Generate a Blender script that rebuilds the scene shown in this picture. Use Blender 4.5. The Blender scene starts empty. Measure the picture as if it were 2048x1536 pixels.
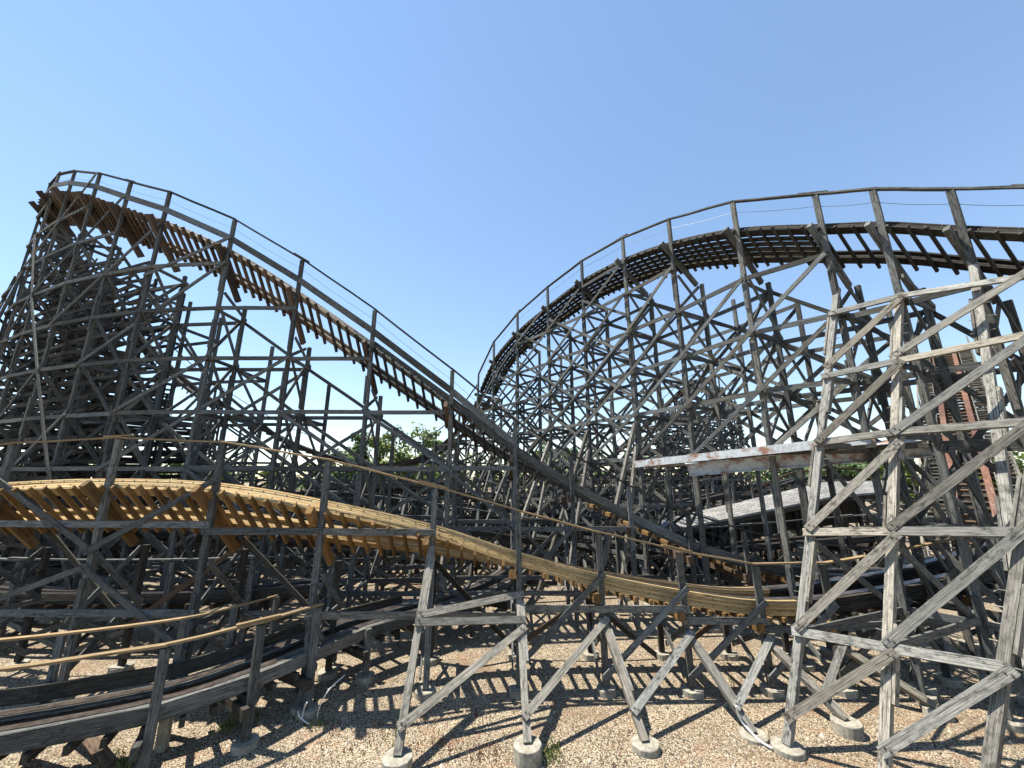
import bpy, math, random
from mathutils import Vector, Matrix

R = random.Random(11)
scene = bpy.context.scene
COL = scene.collection
rad = math.radians

# ------------------------------------------------------------------ camera
FPX, CX, CY, CAMH, PITCH = 770.0, 1024.0, 768.0, 5.2, rad(13.5)
CP, SP = math.cos(PITCH), math.sin(PITCH)
cam = bpy.data.objects.new('camera', bpy.data.cameras.new('camera'))
COL.objects.link(cam)
cam.location = (0, 0, CAMH)
cam.rotation_euler = (rad(90) + PITCH, 0, 0)
cam.data.sensor_width = 36
cam.data.lens = FPX / 2048 * 36
cam.data.clip_start = 0.05
cam.data.clip_end = 2000
scene.camera = cam


def zy(py, Y):                      # height of the point seen in picture row py at distance Y
    u = CY - py
    return CAMH + Y * (FPX * SP + u * CP) / (FPX * CP - u * SP)


def W(px, py, Y):                   # world point seen at (px, py) at distance Y
    z = zy(py, Y)
    zc = Y * CP + (z - CAMH) * SP
    return Vector(((px - CX) / FPX * zc, Y, z))


def G(px, py, z=0.0):               # world point on the level z
    u = CY - py
    Y = (z - CAMH) / ((FPX * SP + u * CP) / (FPX * CP - u * SP))
    return W(px, py, Y)


def row(p):                         # picture row of a world point
    dz = p.z - CAMH
    zc = p.y * CP + dz * SP
    return CY - FPX * (dz * CP - p.y * SP) / zc


def depth(p):
    return p.y * CP + (p.z - CAMH) * SP


def on(a, b, py):                   # point of the segment a-b seen in row py
    lo, hi = -0.6, 1.6
    ra, rb = row(a), row(b)
    for _ in range(40):
        m = (lo + hi) / 2
        if (row(a.lerp(b, m)) < py) == (rb > ra):
            lo = m
        else:
            hi = m
    return a.lerp(b, (lo + hi) / 2)


# ------------------------------------------------------------------ materials
def new_mat(name):
    m = bpy.data.materials.new(name)
    m.use_nodes = True
    nt = m.node_tree
    for n in list(nt.nodes):
        nt.nodes.remove(n)
    out = nt.nodes.new('ShaderNodeOutputMaterial')
    b = nt.nodes.new('ShaderNodeBsdfPrincipled')
    nt.links.new(b.outputs[0], out.inputs[0])
    return m, nt, b


class N:
    def __init__(s, nt):
        s.nt = nt

    def add(s, t, **kw):
        n = s.nt.nodes.new(t)
        for k, v in kw.items():
            if k.startswith('i_'):
                key = k[2:]
                key = int(key) if key.isdigit() else key
                n.inputs[key].default_value = v
            else:
                setattr(n, k, v)
        return n

    def link(s, a, b):
        s.nt.links.new(a, b)

    def noise(s, vec, scale, detail=4, rough=0.55):
        n = s.add('ShaderNodeTexNoise')
        n.inputs['Scale'].default_value = scale
        n.inputs['Detail'].default_value = detail
        n.inputs['Roughness'].default_value = rough
        s.link(vec, n.inputs['Vector'])
        return n.outputs['Fac']

    def mapping(s, vec, sc):
        n = s.add('ShaderNodeMapping')
        n.inputs['Scale'].default_value = sc
        s.link(vec, n.inputs['Vector'])
        return n.outputs[0]

    def ramp(s, fac, stops, interp='LINEAR'):
        n = s.add('ShaderNodeValToRGB')
        n.color_ramp.interpolation = interp
        e = n.color_ramp.elements
        while len(e) < len(stops):
            e.new(0.5)
        for el, (p, c) in zip(e, stops):
            el.position = p
            el.color = (c[0], c[1], c[2], 1) if not isinstance(c, (int, float)) else (c, c, c, 1)
        s.link(fac, n.inputs[0])
        return n.outputs[0]

    def mix(s, a, b, fac, mode='MIX'):
        n = s.add('ShaderNodeMix', data_type='RGBA', blend_type=mode)
        for sock, v in ((n.inputs[0], fac), (n.inputs[6], a), (n.inputs[7], b)):
            if hasattr(v, 'node'):
                s.link(v, sock)
            elif isinstance(v, (int, float)):
                sock.default_value = v if sock.type == 'VALUE' else (v, v, v, 1)
            else:
                sock.default_value = (v[0], v[1], v[2], 1)
        return n.outputs[2]

    def math(s, op, a, b=None):
        n = s.add('ShaderNodeMath', operation=op)
        for i, v in enumerate((a, b)):
            if v is None:
                continue
            if hasattr(v, 'node'):
                s.link(v, n.inputs[i])
            else:
                n.inputs[i].default_value = v
        return n.outputs[0]

    def bump(s, h, strength, dist, bsdf):
        n = s.add('ShaderNodeBump')
        n.inputs['Strength'].default_value = strength
        n.inputs['Distance'].default_value = dist
        s.link(h, n.inputs['Height'])
        s.link(n.outputs[0], bsdf.inputs['Normal'])


def wood(name, dark, mid, light, stain, stain_amt, board_var=0.45, rough=0.85, k=0.84):
    dark, mid, light = ([q * k for q in c_] for c_ in (dark, mid, light))
    m, nt, b = new_mat(name)
    n = N(nt)
    uv = n.add('ShaderNodeUVMap', uv_map='grain').outputs[0]
    at = n.add('ShaderNodeAttribute', attribute_name='rnd').outputs['Fac']
    streak = n.noise(n.mapping(uv, (1.3, 55, 1)), 1.0, 5, 0.65)
    fine = n.noise(n.mapping(uv, (4, 160, 1)), 1.0, 3, 0.6)
    blotch = n.noise(n.mapping(uv, (5.5, 13, 1)), 1.0, 6, 0.7)
    broad = n.noise(n.mapping(uv, (0.7, 2.5, 1)), 1.0, 3, 0.5)
    c = n.ramp(streak, [(0.3, dark), (0.52, mid), (0.72, light)])
    c = n.mix(c, n.ramp(fine, [(0.3, 0.4), (0.6, 1.1)]), 0.65, 'MULTIPLY')
    st = n.ramp(blotch, [(0.47, 0.0), (0.6, 1.0)])
    st = n.math('MULTIPLY', st, n.ramp(broad, [(0.35, 0.1), (0.62, 1.0)]))
    st = n.math('MULTIPLY', st, stain_amt)
    c = n.mix(c, stain, st)
    var = n.ramp(at, [(0.0, 1.0 - board_var), (1.0, 1.0 + board_var * 0.55)])
    c = n.mix(c, var, 1.0, 'MULTIPLY')
    kn = n.add('ShaderNodeTexVoronoi', feature='F1')
    kn.inputs['Scale'].default_value = 1.0
    n.link(n.mapping(uv, (1.7, 7.0, 1)), kn.inputs['Vector'])
    c = n.mix(c, stain, n.ramp(kn.outputs['Distance'], [(0.05, 0.85), (0.13, 0.0)]))
    split = n.noise(n.mapping(uv, (0.9, 38, 1)), 1.0, 2, 0.4)
    c = n.mix(c, [q * 0.25 for q in dark], n.ramp(split, [(0.66, 0.0), (0.70, 0.9)]))
    # hue drift from board to board
    hue = n.ramp(n.math('FRACT', n.math('MULTIPLY', at, 7.31)), [(0.0, (1.06, 1.0, 0.92)), (0.5, (1.0, 1.0, 1.0)), (1.0, (0.95, 1.0, 1.06))])
    c = n.mix(c, hue, 1.0, 'MULTIPLY')
    n.link(c, b.inputs['Base Color'])
    b.inputs['Roughness'].default_value = rough
    b.inputs['Specular IOR Level'].default_value = 0.25
    n.bump(n.math('ADD', streak, n.math('MULTIPLY', fine, 0.5)), 0.5, 0.01, b)
    return m


M = {}
M['grey'] = wood('weathered_grey_timber', (0.046, 0.047, 0.044), (0.152, 0.156, 0.148), (0.31, 0.31, 0.29),
                 (0.024, 0.024, 0.023), 0.85)
M['pale'] = wood('pale_grey_timber', (0.095, 0.09, 0.078), (0.245, 0.232, 0.202), (0.41, 0.39, 0.345),
                 (0.03, 0.03, 0.029), 0.85, 0.45, k=1.0)  # paler tones of the grey timber
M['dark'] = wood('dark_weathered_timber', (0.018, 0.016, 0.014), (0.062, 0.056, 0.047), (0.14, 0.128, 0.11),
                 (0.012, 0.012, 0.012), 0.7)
M['brown'] = wood('aged_brown_timber', (0.05, 0.033, 0.022), (0.135, 0.09, 0.06), (0.24, 0.175, 0.125),
                  (0.03, 0.02, 0.014), 0.6)
M['new'] = wood('fresh_yellow_timber', (0.37, 0.235, 0.095), (0.56, 0.395, 0.19), (0.70, 0.55, 0.32),
                (0.17, 0.10, 0.045), 0.5, 0.32)
M['tan'] = wood('tan_handrail_timber', (0.22, 0.14, 0.065), (0.36, 0.255, 0.135), (0.50, 0.39, 0.24),
                (0.08, 0.055, 0.03), 0.5, 0.25)
M['newtie'] = wood('shaded_fresh_timber', (0.15, 0.08, 0.026), (0.275, 0.16, 0.06), (0.41, 0.265, 0.115),
                   (0.05, 0.025, 0.01), 0.6, 0.4)  # fresh yellow timber darkened: shade under the track is painted into the colour
M['sunlit_rail'] = wood('sunlit_track_timber', (0.16, 0.13, 0.10), (0.36, 0.31, 0.25), (0.54, 0.48, 0.40),
                     (0.05, 0.04, 0.03), 0.7, 0.35)  # sun on the banked rail edge is put into this cream colour
M['red'] = wood('red_brown_painted_timber', (0.08, 0.035, 0.022), (0.185, 0.095, 0.066), (0.36, 0.24, 0.185),
                (0.06, 0.03, 0.02), 0.6, 0.3)


def plain(name, c1, c2, scale, rough=0.8, metal=0.0, stain=None, bump=0.2, stops=(0.35, 0.65)):
    m, nt, b = new_mat(name)
    n = N(nt)
    co = n.add('ShaderNodeTexCoord').outputs['Object']
    f = n.noise(co, scale, 8, 0.65)
    c = n.ramp(f, [(stops[0], c1), (stops[1], c2)])
    if stain:
        g = n.noise(co, scale * 0.35, 6, 0.7)
        c = n.mix(c, stain, n.ramp(g, [(0.5, 0.0), (0.62, 0.9)]))
    n.link(c, b.inputs['Base Color'])
    b.inputs['Roughness'].default_value = rough
    b.inputs['Metallic'].default_value = metal
    n.bump(f, bump, 0.02, b)
    return m


M['concrete'] = plain('footing_concrete', (0.17, 0.155, 0.125), (0.36, 0.335, 0.27), 9, 0.9, stain=(0.16, 0.14, 0.11))
M['galv'] = plain('galvanised_steel', (0.31, 0.34, 0.36), (0.46, 0.49, 0.51), 7, 0.65, 0.0, stain=(0.20, 0.075, 0.03), bump=0.05)
M['bolt'] = plain('bolt_steel', (0.05, 0.048, 0.045), (0.13, 0.12, 0.11), 30, 0.5, 0.7)
M['strip'] = plain('running_rail_steel', (0.05, 0.04, 0.035), (0.15, 0.12, 0.10), 6, 0.4, 0.7)
M['pvc'] = plain('conduit_plastic', (0.55, 0.56, 0.55), (0.70, 0.70, 0.68), 5, 0.4)
M['cable'] = plain('cable_steel', (0.04, 0.04, 0.04), (0.1, 0.1, 0.1), 5, 0.5, 0.5)
M['bark'] = plain('tree_bark', (0.05, 0.038, 0.028), (0.14, 0.11, 0.085), 4, 0.95, bump=0.5)


def leaf_mat(name, a, b_, c_):
    m, nt, b = new_mat(name)
    n = N(nt)
    at = n.add('ShaderNodeAttribute', attribute_name='rnd').outputs['Fac']
    c = n.ramp(at, [(0.0, a), (0.55, b_), (1.0, c_)])
    n.link(c, b.inputs['Base Color'])
    b.inputs['Roughness'].default_value = 0.6
    tr = n.add('ShaderNodeBsdfTranslucent')
    n.link(c, tr.inputs[0])
    mx = n.add('ShaderNodeMixShader')
    mx.inputs[0].default_value = 0.35
    out = [x for x in nt.nodes if x.type == 'OUTPUT_MATERIAL'][0]
    n.link(b.outputs[0], mx.inputs[1])
    n.link(tr.outputs[0], mx.inputs[2])
    n.link(mx.outputs[0], out.inputs[0])
    return m


M['leaf'] = leaf_mat('tree_leaves', (0.035, 0.065, 0.018), (0.075, 0.13, 0.03), (0.15, 0.21, 0.055))
M['leaf_light'] = leaf_mat('light_tree_leaves', (0.07, 0.10, 0.02), (0.14, 0.19, 0.04), (0.24, 0.29, 0.08))
M['weed_red'] = leaf_mat('dry_red_weeds', (0.09, 0.03, 0.015), (0.17, 0.065, 0.03), (0.27, 0.13, 0.06))
M['weed_green'] = leaf_mat('green_weeds', (0.05, 0.075, 0.015), (0.11, 0.14, 0.03), (0.2, 0.21, 0.06))


def shingles():
    m, nt, b = new_mat('grey_roof_shingles')
    n = N(nt)
    uv = n.add('ShaderNodeUVMap', uv_map='grain').outputs[0]
    br = n.add('ShaderNodeTexBrick')
    n.link(uv, br.inputs['Vector'])
    br.inputs['Scale'].default_value = 1.0
    br.inputs['Brick Width'].default_value = 0.45
    br.inputs['Row Height'].default_value = 0.2
    br.inputs['Mortar Size'].default_value = 0.012
    br.inputs['Color1'].default_value = (0.17, 0.165, 0.155, 1)
    br.inputs['Color2'].default_value = (0.27, 0.262, 0.245, 1)
    br.inputs['Mortar'].default_value = (0.06, 0.06, 0.06, 1)
    f = n.noise(uv, 1.2, 6, 0.6)
    c = n.mix(br.outputs[0], n.ramp(f, [(0.3, 0.7), (0.7, 1.15)]), 1.0, 'MULTIPLY')
    n.link(c, b.inputs['Base Color'])
    b.inputs['Roughness'].default_value = 0.9
    return m


M['shingle'] = shingles()


def gravel():
    m, nt, b = new_mat('pea_gravel')
    n = N(nt)
    co = n.add('ShaderNodeTexCoord').outputs['Object']
    wob = n.add('ShaderNodeTexNoise')
    wob.inputs['Scale'].default_value = 9
    n.link(co, wob.inputs['Vector'])
    v2 = n.add('ShaderNodeVectorMath', operation='MULTIPLY_ADD')
    n.link(wob.outputs['Color'], v2.inputs[0])
    v2.inputs[1].default_value = (0.05, 0.05, 0.05)
    n.link(co, v2.inputs[2])
    vo = n.add('ShaderNodeTexVoronoi', feature='F1')
    vo.inputs['Scale'].default_value = 34
    n.link(v2.outputs[0], vo.inputs['Vector'])
    sep = n.add('ShaderNodeSeparateColor')
    n.link(vo.outputs['Color'], sep.inputs[0])
    peb = n.ramp(sep.outputs[0], [(0.0, (0.14, 0.092, 0.055)), (0.2, (0.30, 0.225, 0.14)), (0.45, (0.43, 0.345, 0.225)),
                                  (0.75, (0.54, 0.455, 0.325)), (0.9, (0.39, 0.29, 0.215)), (1.0, (0.70, 0.63, 0.50))])
    gap = n.ramp(vo.outputs['Distance'], [(0.38, 1.0), (0.76, 0.12)])
    c = n.mix(peb, gap, 1.0, 'MULTIPLY')
    big = n.noise(co, 0.55, 6, 0.65)
    c = n.mix(c, (0.19, 0.115, 0.06), n.ramp(big, [(0.52, 0.0), (0.66, 0.55)]))
    c = n.mix(c, (0.30, 0.15, 0.08), n.ramp(n.noise(n.mapping(co, (1.0, 1.6, 1)), 0.9, 5, 0.7), [(0.56, 0.0), (0.70, 0.5)]))
    pale = n.noise(n.mapping(co, (1, 1.4, 1)), 0.9, 5, 0.6)
    c = n.mix(c, n.ramp(pale, [(0.3, 0.78), (0.7, 1.12)]), 1.0, 'MULTIPLY')
    n.link(c, b.inputs['Base Color'])
    b.inputs['Roughness'].default_value = 0.9
    h = n.ramp(vo.outputs['Distance'], [(0.0, 1.0), (0.8, 0.0)])
    n.bump(h, 0.9, 0.03, b)
    return m


M['gravel'] = gravel()


# ------------------------------------------------------------------ mesh builder
def perp_axes(d, face):
    d = d.normalized()
    f = Vector(face)
    f = f - d * f.dot(d)
    if f.length < 1e-4:
        f = Vector((0.3, 1, 0.2))
        f = f - d * f.dot(d)
    f.normalize()
    return d, d.cross(f).normalized(), f


class MB:
    def __init__(s):
        s.v, s.f, s.uv, s.rnd = [], [], [], []

    def ring_tube(s, rings, us, r=None, caps=True, voff=None):
        """rings: list of lists of k corner points; swept solid with grain uv."""
        if r is None:
            r = R.random()
        k = len(rings[0])
        base = len(s.v)
        vo = R.random() * 40 if voff is None else voff
        uo = R.random() * 40
        for rg in rings:
            for p in rg:
                s.v.append(tuple(p))
                s.rnd.append(r)
        per = [0.0]
        for j in range(k):
            per.append(per[-1] + (Vector(rings[0][(j + 1) % k]) - Vector(rings[0][j])).length)
        for i in range(len(rings) - 1):
            for j in range(k):
                a = base + i * k + j
                b = base + i * k + (j + 1) % k
                s.f.append((a, b, b + k, a + k))
                s.uv.append(((us[i] + uo, per[j] + vo), (us[i] + uo, per[j + 1] + vo),
                             (us[i + 1] + uo, per[j + 1] + vo), (us[i + 1] + uo, per[j] + vo)))
        if caps:
            e = base + (len(rings) - 1) * k
            s.f.append(tuple(base + j for j in reversed(range(k))))
            s.uv.append(tuple((uo + 0.02 * j, vo + 0.05 * (j % 2)) for j in range(k)))
            s.f.append(tuple(e + j for j in range(k)))
            s.uv.append(tuple((uo + 0.02 * j, vo + 0.05 * (j % 2)) for j in range(k)))

    def board(s, p0, p1, w, t, face=(0, -1, 0), r=None, segs=None, jit=0.006):
        """box from p0 to p1; t along face, w across."""
        p0, p1 = Vector(p0), Vector(p1)
        L = (p1 - p0).length
        if L < 0.02:
            return
        d, sd, f = perp_axes(p1 - p0, face)
        n = segs if segs else max(1, min(5, int(L / 1.5)))
        rings, us = [], []
        for i in range(n + 1):
            q = p0.lerp(p1, i / n)
            if 0 < i < n:
                q = q + sd * R.uniform(-jit, jit) + f * R.uniform(-jit, jit)
            rings.append([q - sd * w / 2 - f * t / 2, q - sd * w / 2 + f * t / 2, q + sd * w / 2 + f * t / 2, q + sd * w / 2 - f * t / 2])
            us.append(L * i / n)
        s.ring_tube(rings, us, r)

    def rod(s, p0, p1, rad_, k=6, r=None):
        p0, p1 = Vector(p0), Vector(p1)
        d, a, b = perp_axes(p1 - p0, (0.2, -1, 0.3))
        rings = [[q + a * math.cos(2 * math.pi * j / k) * rad_ + b * math.sin(2 * math.pi * j / k) * rad_ for j in range(k)] for q in (p0, p1)]
        s.ring_tube(rings, [0, (p1 - p0).length], r)

    def pipe(s, pts, rad_, k=6):
        pts = [Vector(p) for p in pts]
        rings, us, u = [], [], 0
        for i, p in enumerate(pts):
            t = pts[min(i + 1, len(pts) - 1)] - pts[max(i - 1, 0)]
            d, a, b = perp_axes(t, (0.2, -1, 0.3))
            rings.append([p + a * math.cos(2 * math.pi * j / k) * rad_ + b * math.sin(2 * math.pi * j / k) * rad_ for j in range(k)])
            if i:
                u += (p - pts[i - 1]).length
            us.append(u)
        s.ring_tube(rings, us)

    def quad(s, ps, r=None, uv=None):
        if r is None:
            r = R.random()
        b = len(s.v)
        for p in ps:
            s.v.append(tuple(p))
            s.rnd.append(r)
        s.f.append(tuple(range(b, b + len(ps))))
        s.uv.append(uv if uv else tuple((0.1 * (i in (1, 2)), 0.1 * (i > 1)) for i in range(len(ps))))

    def build(s, name, mat, parent=None, smooth=False, kind=None, origin=None):
        if not s.v:
            return None
        xs = [sum(p[i] for p in s.v) / len(s.v) for i in range(3)]
        c = Vector(origin) if origin is not None else Vector(xs)
        me = bpy.data.meshes.new(name)
        me.from_pydata([(p[0] - c.x, p[1] - c.y, p[2] - c.z) for p in s.v], [], s.f)
        uvl = me.uv_layers.new(name='grain')
        flat = []
        for fu in s.uv:
            for a in fu:
                flat.extend(a)
        uvl.data.foreach_set('uv', flat)
        at = me.attributes.new('rnd', 'FLOAT', 'POINT')
        at.data.foreach_set('value', s.rnd)
        if smooth:
            me.polygons.foreach_set('use_smooth', [True] * len(me.polygons))
        mats = mat if isinstance(mat, (list, tuple)) else [mat]
        for m in mats:
            me.materials.append(m)
        o = bpy.data.objects.new(name, me)
        COL.objects.link(o)
        wloc[o.name] = c.copy()
        if parent:
            o.parent = parent
            o.location = c - wloc[parent.name]
        else:
            o.location = c
        if kind:
            o['kind'] = kind
        return o


wloc = {}


def tag(o, label=None, cat=None, group=None, kind=None):
    if label:
        o['label'] = label
    if cat:
        o['category'] = cat
    if group:
        o['group'] = group
    if kind:
        o['kind'] = kind
    return o


def thing(name, label, cat, loc=(0, 0, 0), group=None):
    o = bpy.data.objects.new(name, None)
    COL.objects.link(o)
    o.location = loc
    o.empty_display_size = 0.3
    wloc[o.name] = Vector(loc)
    return tag(o, label, cat, group)


def one(name, mat, parent, *board_args, **kw):
    mb = MB()
    mb.board(*board_args, **kw)
    return mb.build(name, mat, parent)


# ------------------------------------------------------------------ coaster runs
def catmull(p0, p1, p2, p3, t):
    return 0.5 * ((2 * p1) + (-p0 + p2) * t + (2 * p0 - 5 * p1 + 4 * p2 - p3) * t * t + (-p0 + 3 * p1 - 3 * p2 + p3) * t ** 3)


class Run:
    """A stretch of wooden coaster: bents listed from right to left as (X, Y, rail-top height, rail drop, bank in degrees)."""

    def __init__(s, name, label, cat, bents, group=None, wi=1.75, gauge=1.45):
        s.b = [dict(o=Vector((b[0], b[1], 0)), zr=b[2], drop=b[3], bank=rad(b[4]), **(b[5] if len(b) > 5 else {})) for b in bents]
        n = len(s.b)
        for i, b in enumerate(s.b):
            t = s.b[min(i + 1, n - 1)]['o'] - s.b[max(i - 1, 0)]['o']
            t.normalize()
            b['t'] = t
            b['n'] = Vector((t.y, -t.x, 0))
            b['ze'] = b['zr'] - b['drop']
        s.gauge, s.wi = gauge, wi
        mid = s.b[n // 2]['o']
        s.root = thing(name, label, cat, mid, group)
        s.sample()
        s.long = {}

    def sample(s, m=8):
        b, n = s.b, len(s.b)
        E = [x['o'] + x['n'] * 0.2 + Vector((0, 0, x['ze'])) for x in b]
        s.pts = []
        acc, prev = 0.0, None
        for i in range(n - 1):
            for k in range(m + (1 if i == n - 2 else 0)):
                t = k / m
                g = lambda L: catmull(L[max(i - 1, 0)], L[i], L[i + 1], L[min(i + 2, n - 1)], t)
                p = g(E)
                nn = g([x['n'] for x in b]).normalized()
                bk = g([x['bank'] for x in b])
                if prev is not None:
                    acc += (p - prev).length
                prev = p
                lat = nn * math.cos(bk) - Vector((0, 0, math.sin(bk)))
                up = nn * math.sin(bk) + Vector((0, 0, math.cos(bk)))
                s.pts.append((acc, p, lat, up, i + t))
        s.L = acc

    def at(s, d):
        P = s.pts
        lo, hi = 0, len(P) - 1
        if d <= 0:
            return P[0]
        if d >= P[-1][0]:
            return P[-1]
        while hi - lo > 1:
            m = (lo + hi) // 2
            if P[m][0] <= d:
                lo = m
            else:
                hi = m
        a, c = P[lo], P[hi]
        t = (d - a[0]) / max(c[0] - a[0], 1e-6)
        return (d, a[1].lerp(c[1], t), a[2].lerp(c[2], t).normalized(), a[3].lerp(c[3], t).normalized(), a[4] + (c[4] - a[4]) * t)

    def strip(s, mb, d0, d1, s0, s1, u0, u1, step=0.45, r=None, sag=0.0):
        k = max(1, int((d1 - d0) / step))
        rings, us = [], []
        for i in range(k + 1):
            d = d0 + (d1 - d0) * i / k
            _, p, la, up, _ = s.at(d)
            rings.append([p + la * s0 + up * u0, p + la * s0 + up * u1, p + la * s1 + up * u1, p + la * s1 + up * u0])
            us.append(d - d0)
        mb.ring_tube(rings, us, r)

    def rails(s, mat, d0=0.0, d1=None, layers=7, blen=3.4, strip_mat=None, lt=0.042):
        d1 = s.L if d1 is None else d1
        g = s.gauge
        for a, b, sg in ((0.0, 0.26, 1), (g - 0.26, g, -1)):
            mb = MB()
            for k in range(layers):
                top = k < 2
                d = d0 - R.random() * blen
                while d < d1:
                    e = d + blen * R.uniform(0.8, 1.2)
                    q0, q1 = max(d, d0), min(e, d1)
                    if q1 - q0 > 0.15:
                        j = R.uniform(-0.009, 0.009)
                        x0, x1 = a + j, b + j
                        if top:
                            if sg > 0:
                                x0, x1 = a + j - 0.012, b + 0.09
                            else:
                                x0, x1 = a - 0.09, b + j + 0.012
                        s.strip(mb, q0 + 0.004, q1 - 0.004, x0, x1, -(k + 1) * lt + 0.004, -k * lt - 0.002)
                    d = e
            mb.build('track_rail', mat, s.root)
        mb = MB()
        for a, b in ((0.12, 0.32), (g - 0.32, g - 0.12)):
            s.strip(mb, d0, d1, a, b, 0.002, 0.012, 0.6)
        mb.build('steel_strap', M['strip'], s.root)
        mb = MB()                                    # bolt heads along the near stack
        d = d0 + 0.2
        while d < d1:
            _, p, la, up, _ = s.at(d)
            for kk in (1, 4):
                q = p - up * (lt * (kk + 0.5)) + la * (-0.0)
                mb.rod(q - la * 0.025, q + la * 0.02, 0.014, 5)
            d += 0.34
        if s.near:
            mb.build('rail_bolts', M['bolt'], s.root)

    near = True

    def ties(s, mat, d0=0.0, d1=None, spacing=0.5, depth_=0.14, wid=0.09, stack=0.30, over=0.14, single=True):
        d1 = s.L if d1 is None else d1
        d = d0 + 0.1
        items = []
        while d < d1:
            _, p, la, up, _ = s.at(d)
            c = p - up * (stack + depth_ / 2 + 0.003)
            a = c - la * (over + R.uniform(-0.03, 0.05))
            b = c + la * (s.gauge + over + R.uniform(-0.04, 0.06))
            items.append((a, b, wid, depth_, up))
            d += spacing * R.uniform(0.93, 1.07)
        s.emit('cross_tie', mat, items, single)

    def emit(s, name, mat, items, single=True, limit=100):
        """the largest `limit` boards as parts of their own, the rest as one."""
        items = sorted(items, key=lambda it: -(Vector(it[1]) - Vector(it[0])).length / max(3.0, abs(depth((Vector(it[0]) + Vector(it[1])) / 2))))
        rest = items[limit:] if single else items
        if single:
            for it in items[:limit]:
                one(name, mat, s.root, it[0], it[1], it[2], it[3], face=it[4])
        if rest:
            mb = MB()
            for it in rest:
                mb.board(it[0], it[1], it[2], it[3], face=it[4])
            mb.build(name, mat, s.root, kind='stuff' if len(rest) > 1 else None)

    def posttop(s, i):
        b = s.b[i]
        return b['ze']

    def inner(s, b, extra=0.0):
        return b['o'] + b['n'] * (0.2 + s.wi * math.cos(b['bank']) + extra)

    def zin(s, b):
        return b['ze'] - s.wi * math.sin(b['bank']) - 0.30 / max(0.5, math.cos(b['bank'])) - 0.2

    def bents(s, mat, levels, cap_mat=None, single=True, pw=0.15, pt=0.11, brace='x', skip=(), cap=(0.12, 0.30), inner_mat=None, scab=True,
              extra_inner=0.0, base=0.0):
        for i, b in enumerate(s.b):
            if i in skip:
                continue
            o, n, t = b['o'], b['n'], b['t']
            zin = s.zin(b)
            I = s.inner(b)
            zb = b.get('zb', base)
            cb, sb_ = math.cos(b['bank']), math.sin(b['bank'])
            la = n * cb - Vector((0, 0, sb_))
            up = n * sb_ + Vector((0, 0, cb))
            E = o + n * 0.2 + Vector((0, 0, b['ze']))
            coff = 0.30 + 0.14 + cap[1] / 2 + 0.006
            mb = MB()
            # cap beam under the ties (a pair of planks either side of the posts)
            q = E - up * coff + t * (pw / 2 + cap[0] / 2 + 0.003)
            mb.board(q - la * 0.38, q + la * (s.wi + 0.25), cap[1], cap[0], face=t)
            cross = []
            posts = MB()
            z0 = zb + 0.02
            zt = b['zr'] - 0.03
            posts.board(o + Vector((0, 0, z0)), o + Vector((0, 0, zt)), pt, pw, face=t)
            posts2 = MB()
            posts2.board(I + Vector((0, 0, z0)), I + Vector((0, 0, max(zin, z0 + 0.4))), pt, pw, face=t)
            if scab:
                z = z0 + R.uniform(0.6, 1.8)
                flip = 1
                while z < b['ze'] - 1.2:
                    for P, mbp, top in ((o, posts, b['ze'] - 0.8), (I, posts2, zin - 0.4)):
                        h = R.uniform(1.0, 1.7)
                        if z + h < top:
                            off = n * (-(pt / 2 + 0.026) * 1) if flip > 0 else t * (pw / 2 + 0.026)
                            fc = n if flip > 0 else t
                            mbp.board(P + off + Vector((0, 0, z)), P + off + Vector((0, 0, z + h)), 0.13, 0.05, face=fc)
                            if s.near and depth(o + Vector((0, 0, z))) < 19:
                                for q in range(4):
                                    zz = z + h * (0.12 + 0.25 * q)
                                    c = P + Vector((0, 0, zz)) + t * 0.03 * (1 if q % 2 else -1)
                                    mbp.rod(c - n * (pt / 2 + 0.08), c + n * (pt / 2 + 0.10), 0.009, 4)
                    z += R.uniform(2.0, 2.6)
                    flip = -flip
            br = []
            lv = [z for z in levels if z < zin - 0.2 and z > b.get('minz', 0)]
            for k, z in enumerate(lv):
                q = t * (pw / 2 + 0.028) * (1 if k % 2 else -1)
                cross.append((o - n * 0.12 + q + Vector((0, 0, z)), I + n * 0.12 + q + Vector((0, 0, z)), 0.14, 0.05, t))
            zl = ([z0 + 0.15] if 'minz' not in b else []) + lv + [zin]
            for k in range(len(zl) - 1):
                a, c = zl[k], zl[k + 1]
                if c - a < 0.5:
                    continue
                q = t * (pw / 2 + (0.08 if single else 0.0))
                if brace in ('x', 'a'):
                    if brace == 'x' or k % 2:
                        br.append((o + q + Vector((0, 0, a + 0.05)), I + q + Vector((0, 0, c - 0.05)), 0.13, 0.045, t))
                    if brace == 'x' or not k % 2:
                        br.append((I - q + Vector((0, 0, a + 0.05)), o - q + Vector((0, 0, c - 0.05)), 0.13, 0.045, t))
            if single:
                bo = mb.build('trestle_bent', cap_mat or mat, s.root, origin=o + Vector((0, 0, zb)))
                posts.build('post', b.get('mat', mat), bo)
                posts2.build('post', inner_mat or mat, bo)
                for it in cross:
                    one('crosspiece', mat, bo, it[0], it[1], it[2], it[3], face=it[4])
                for it in br:
                    one('cross_brace', mat, bo, it[0], it[1], it[2], it[3], face=it[4])
                b['obj'] = bo
            else:
                for src in (posts, posts2):
                    k0 = len(mb.v)
                    mb.v += src.v
                    mb.rnd += src.rnd
                    mb.uv += src.uv
                    mb.f += [tuple(j + k0 for j in f) for f in src.f]
                for it in br + cross:
                    mb.board(it[0], it[1], it[2], it[3], face=it[4])
                b['obj'] = mb.build('trestle_bent', mat, s.root, origin=o + Vector((0, 0, zb)))

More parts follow.
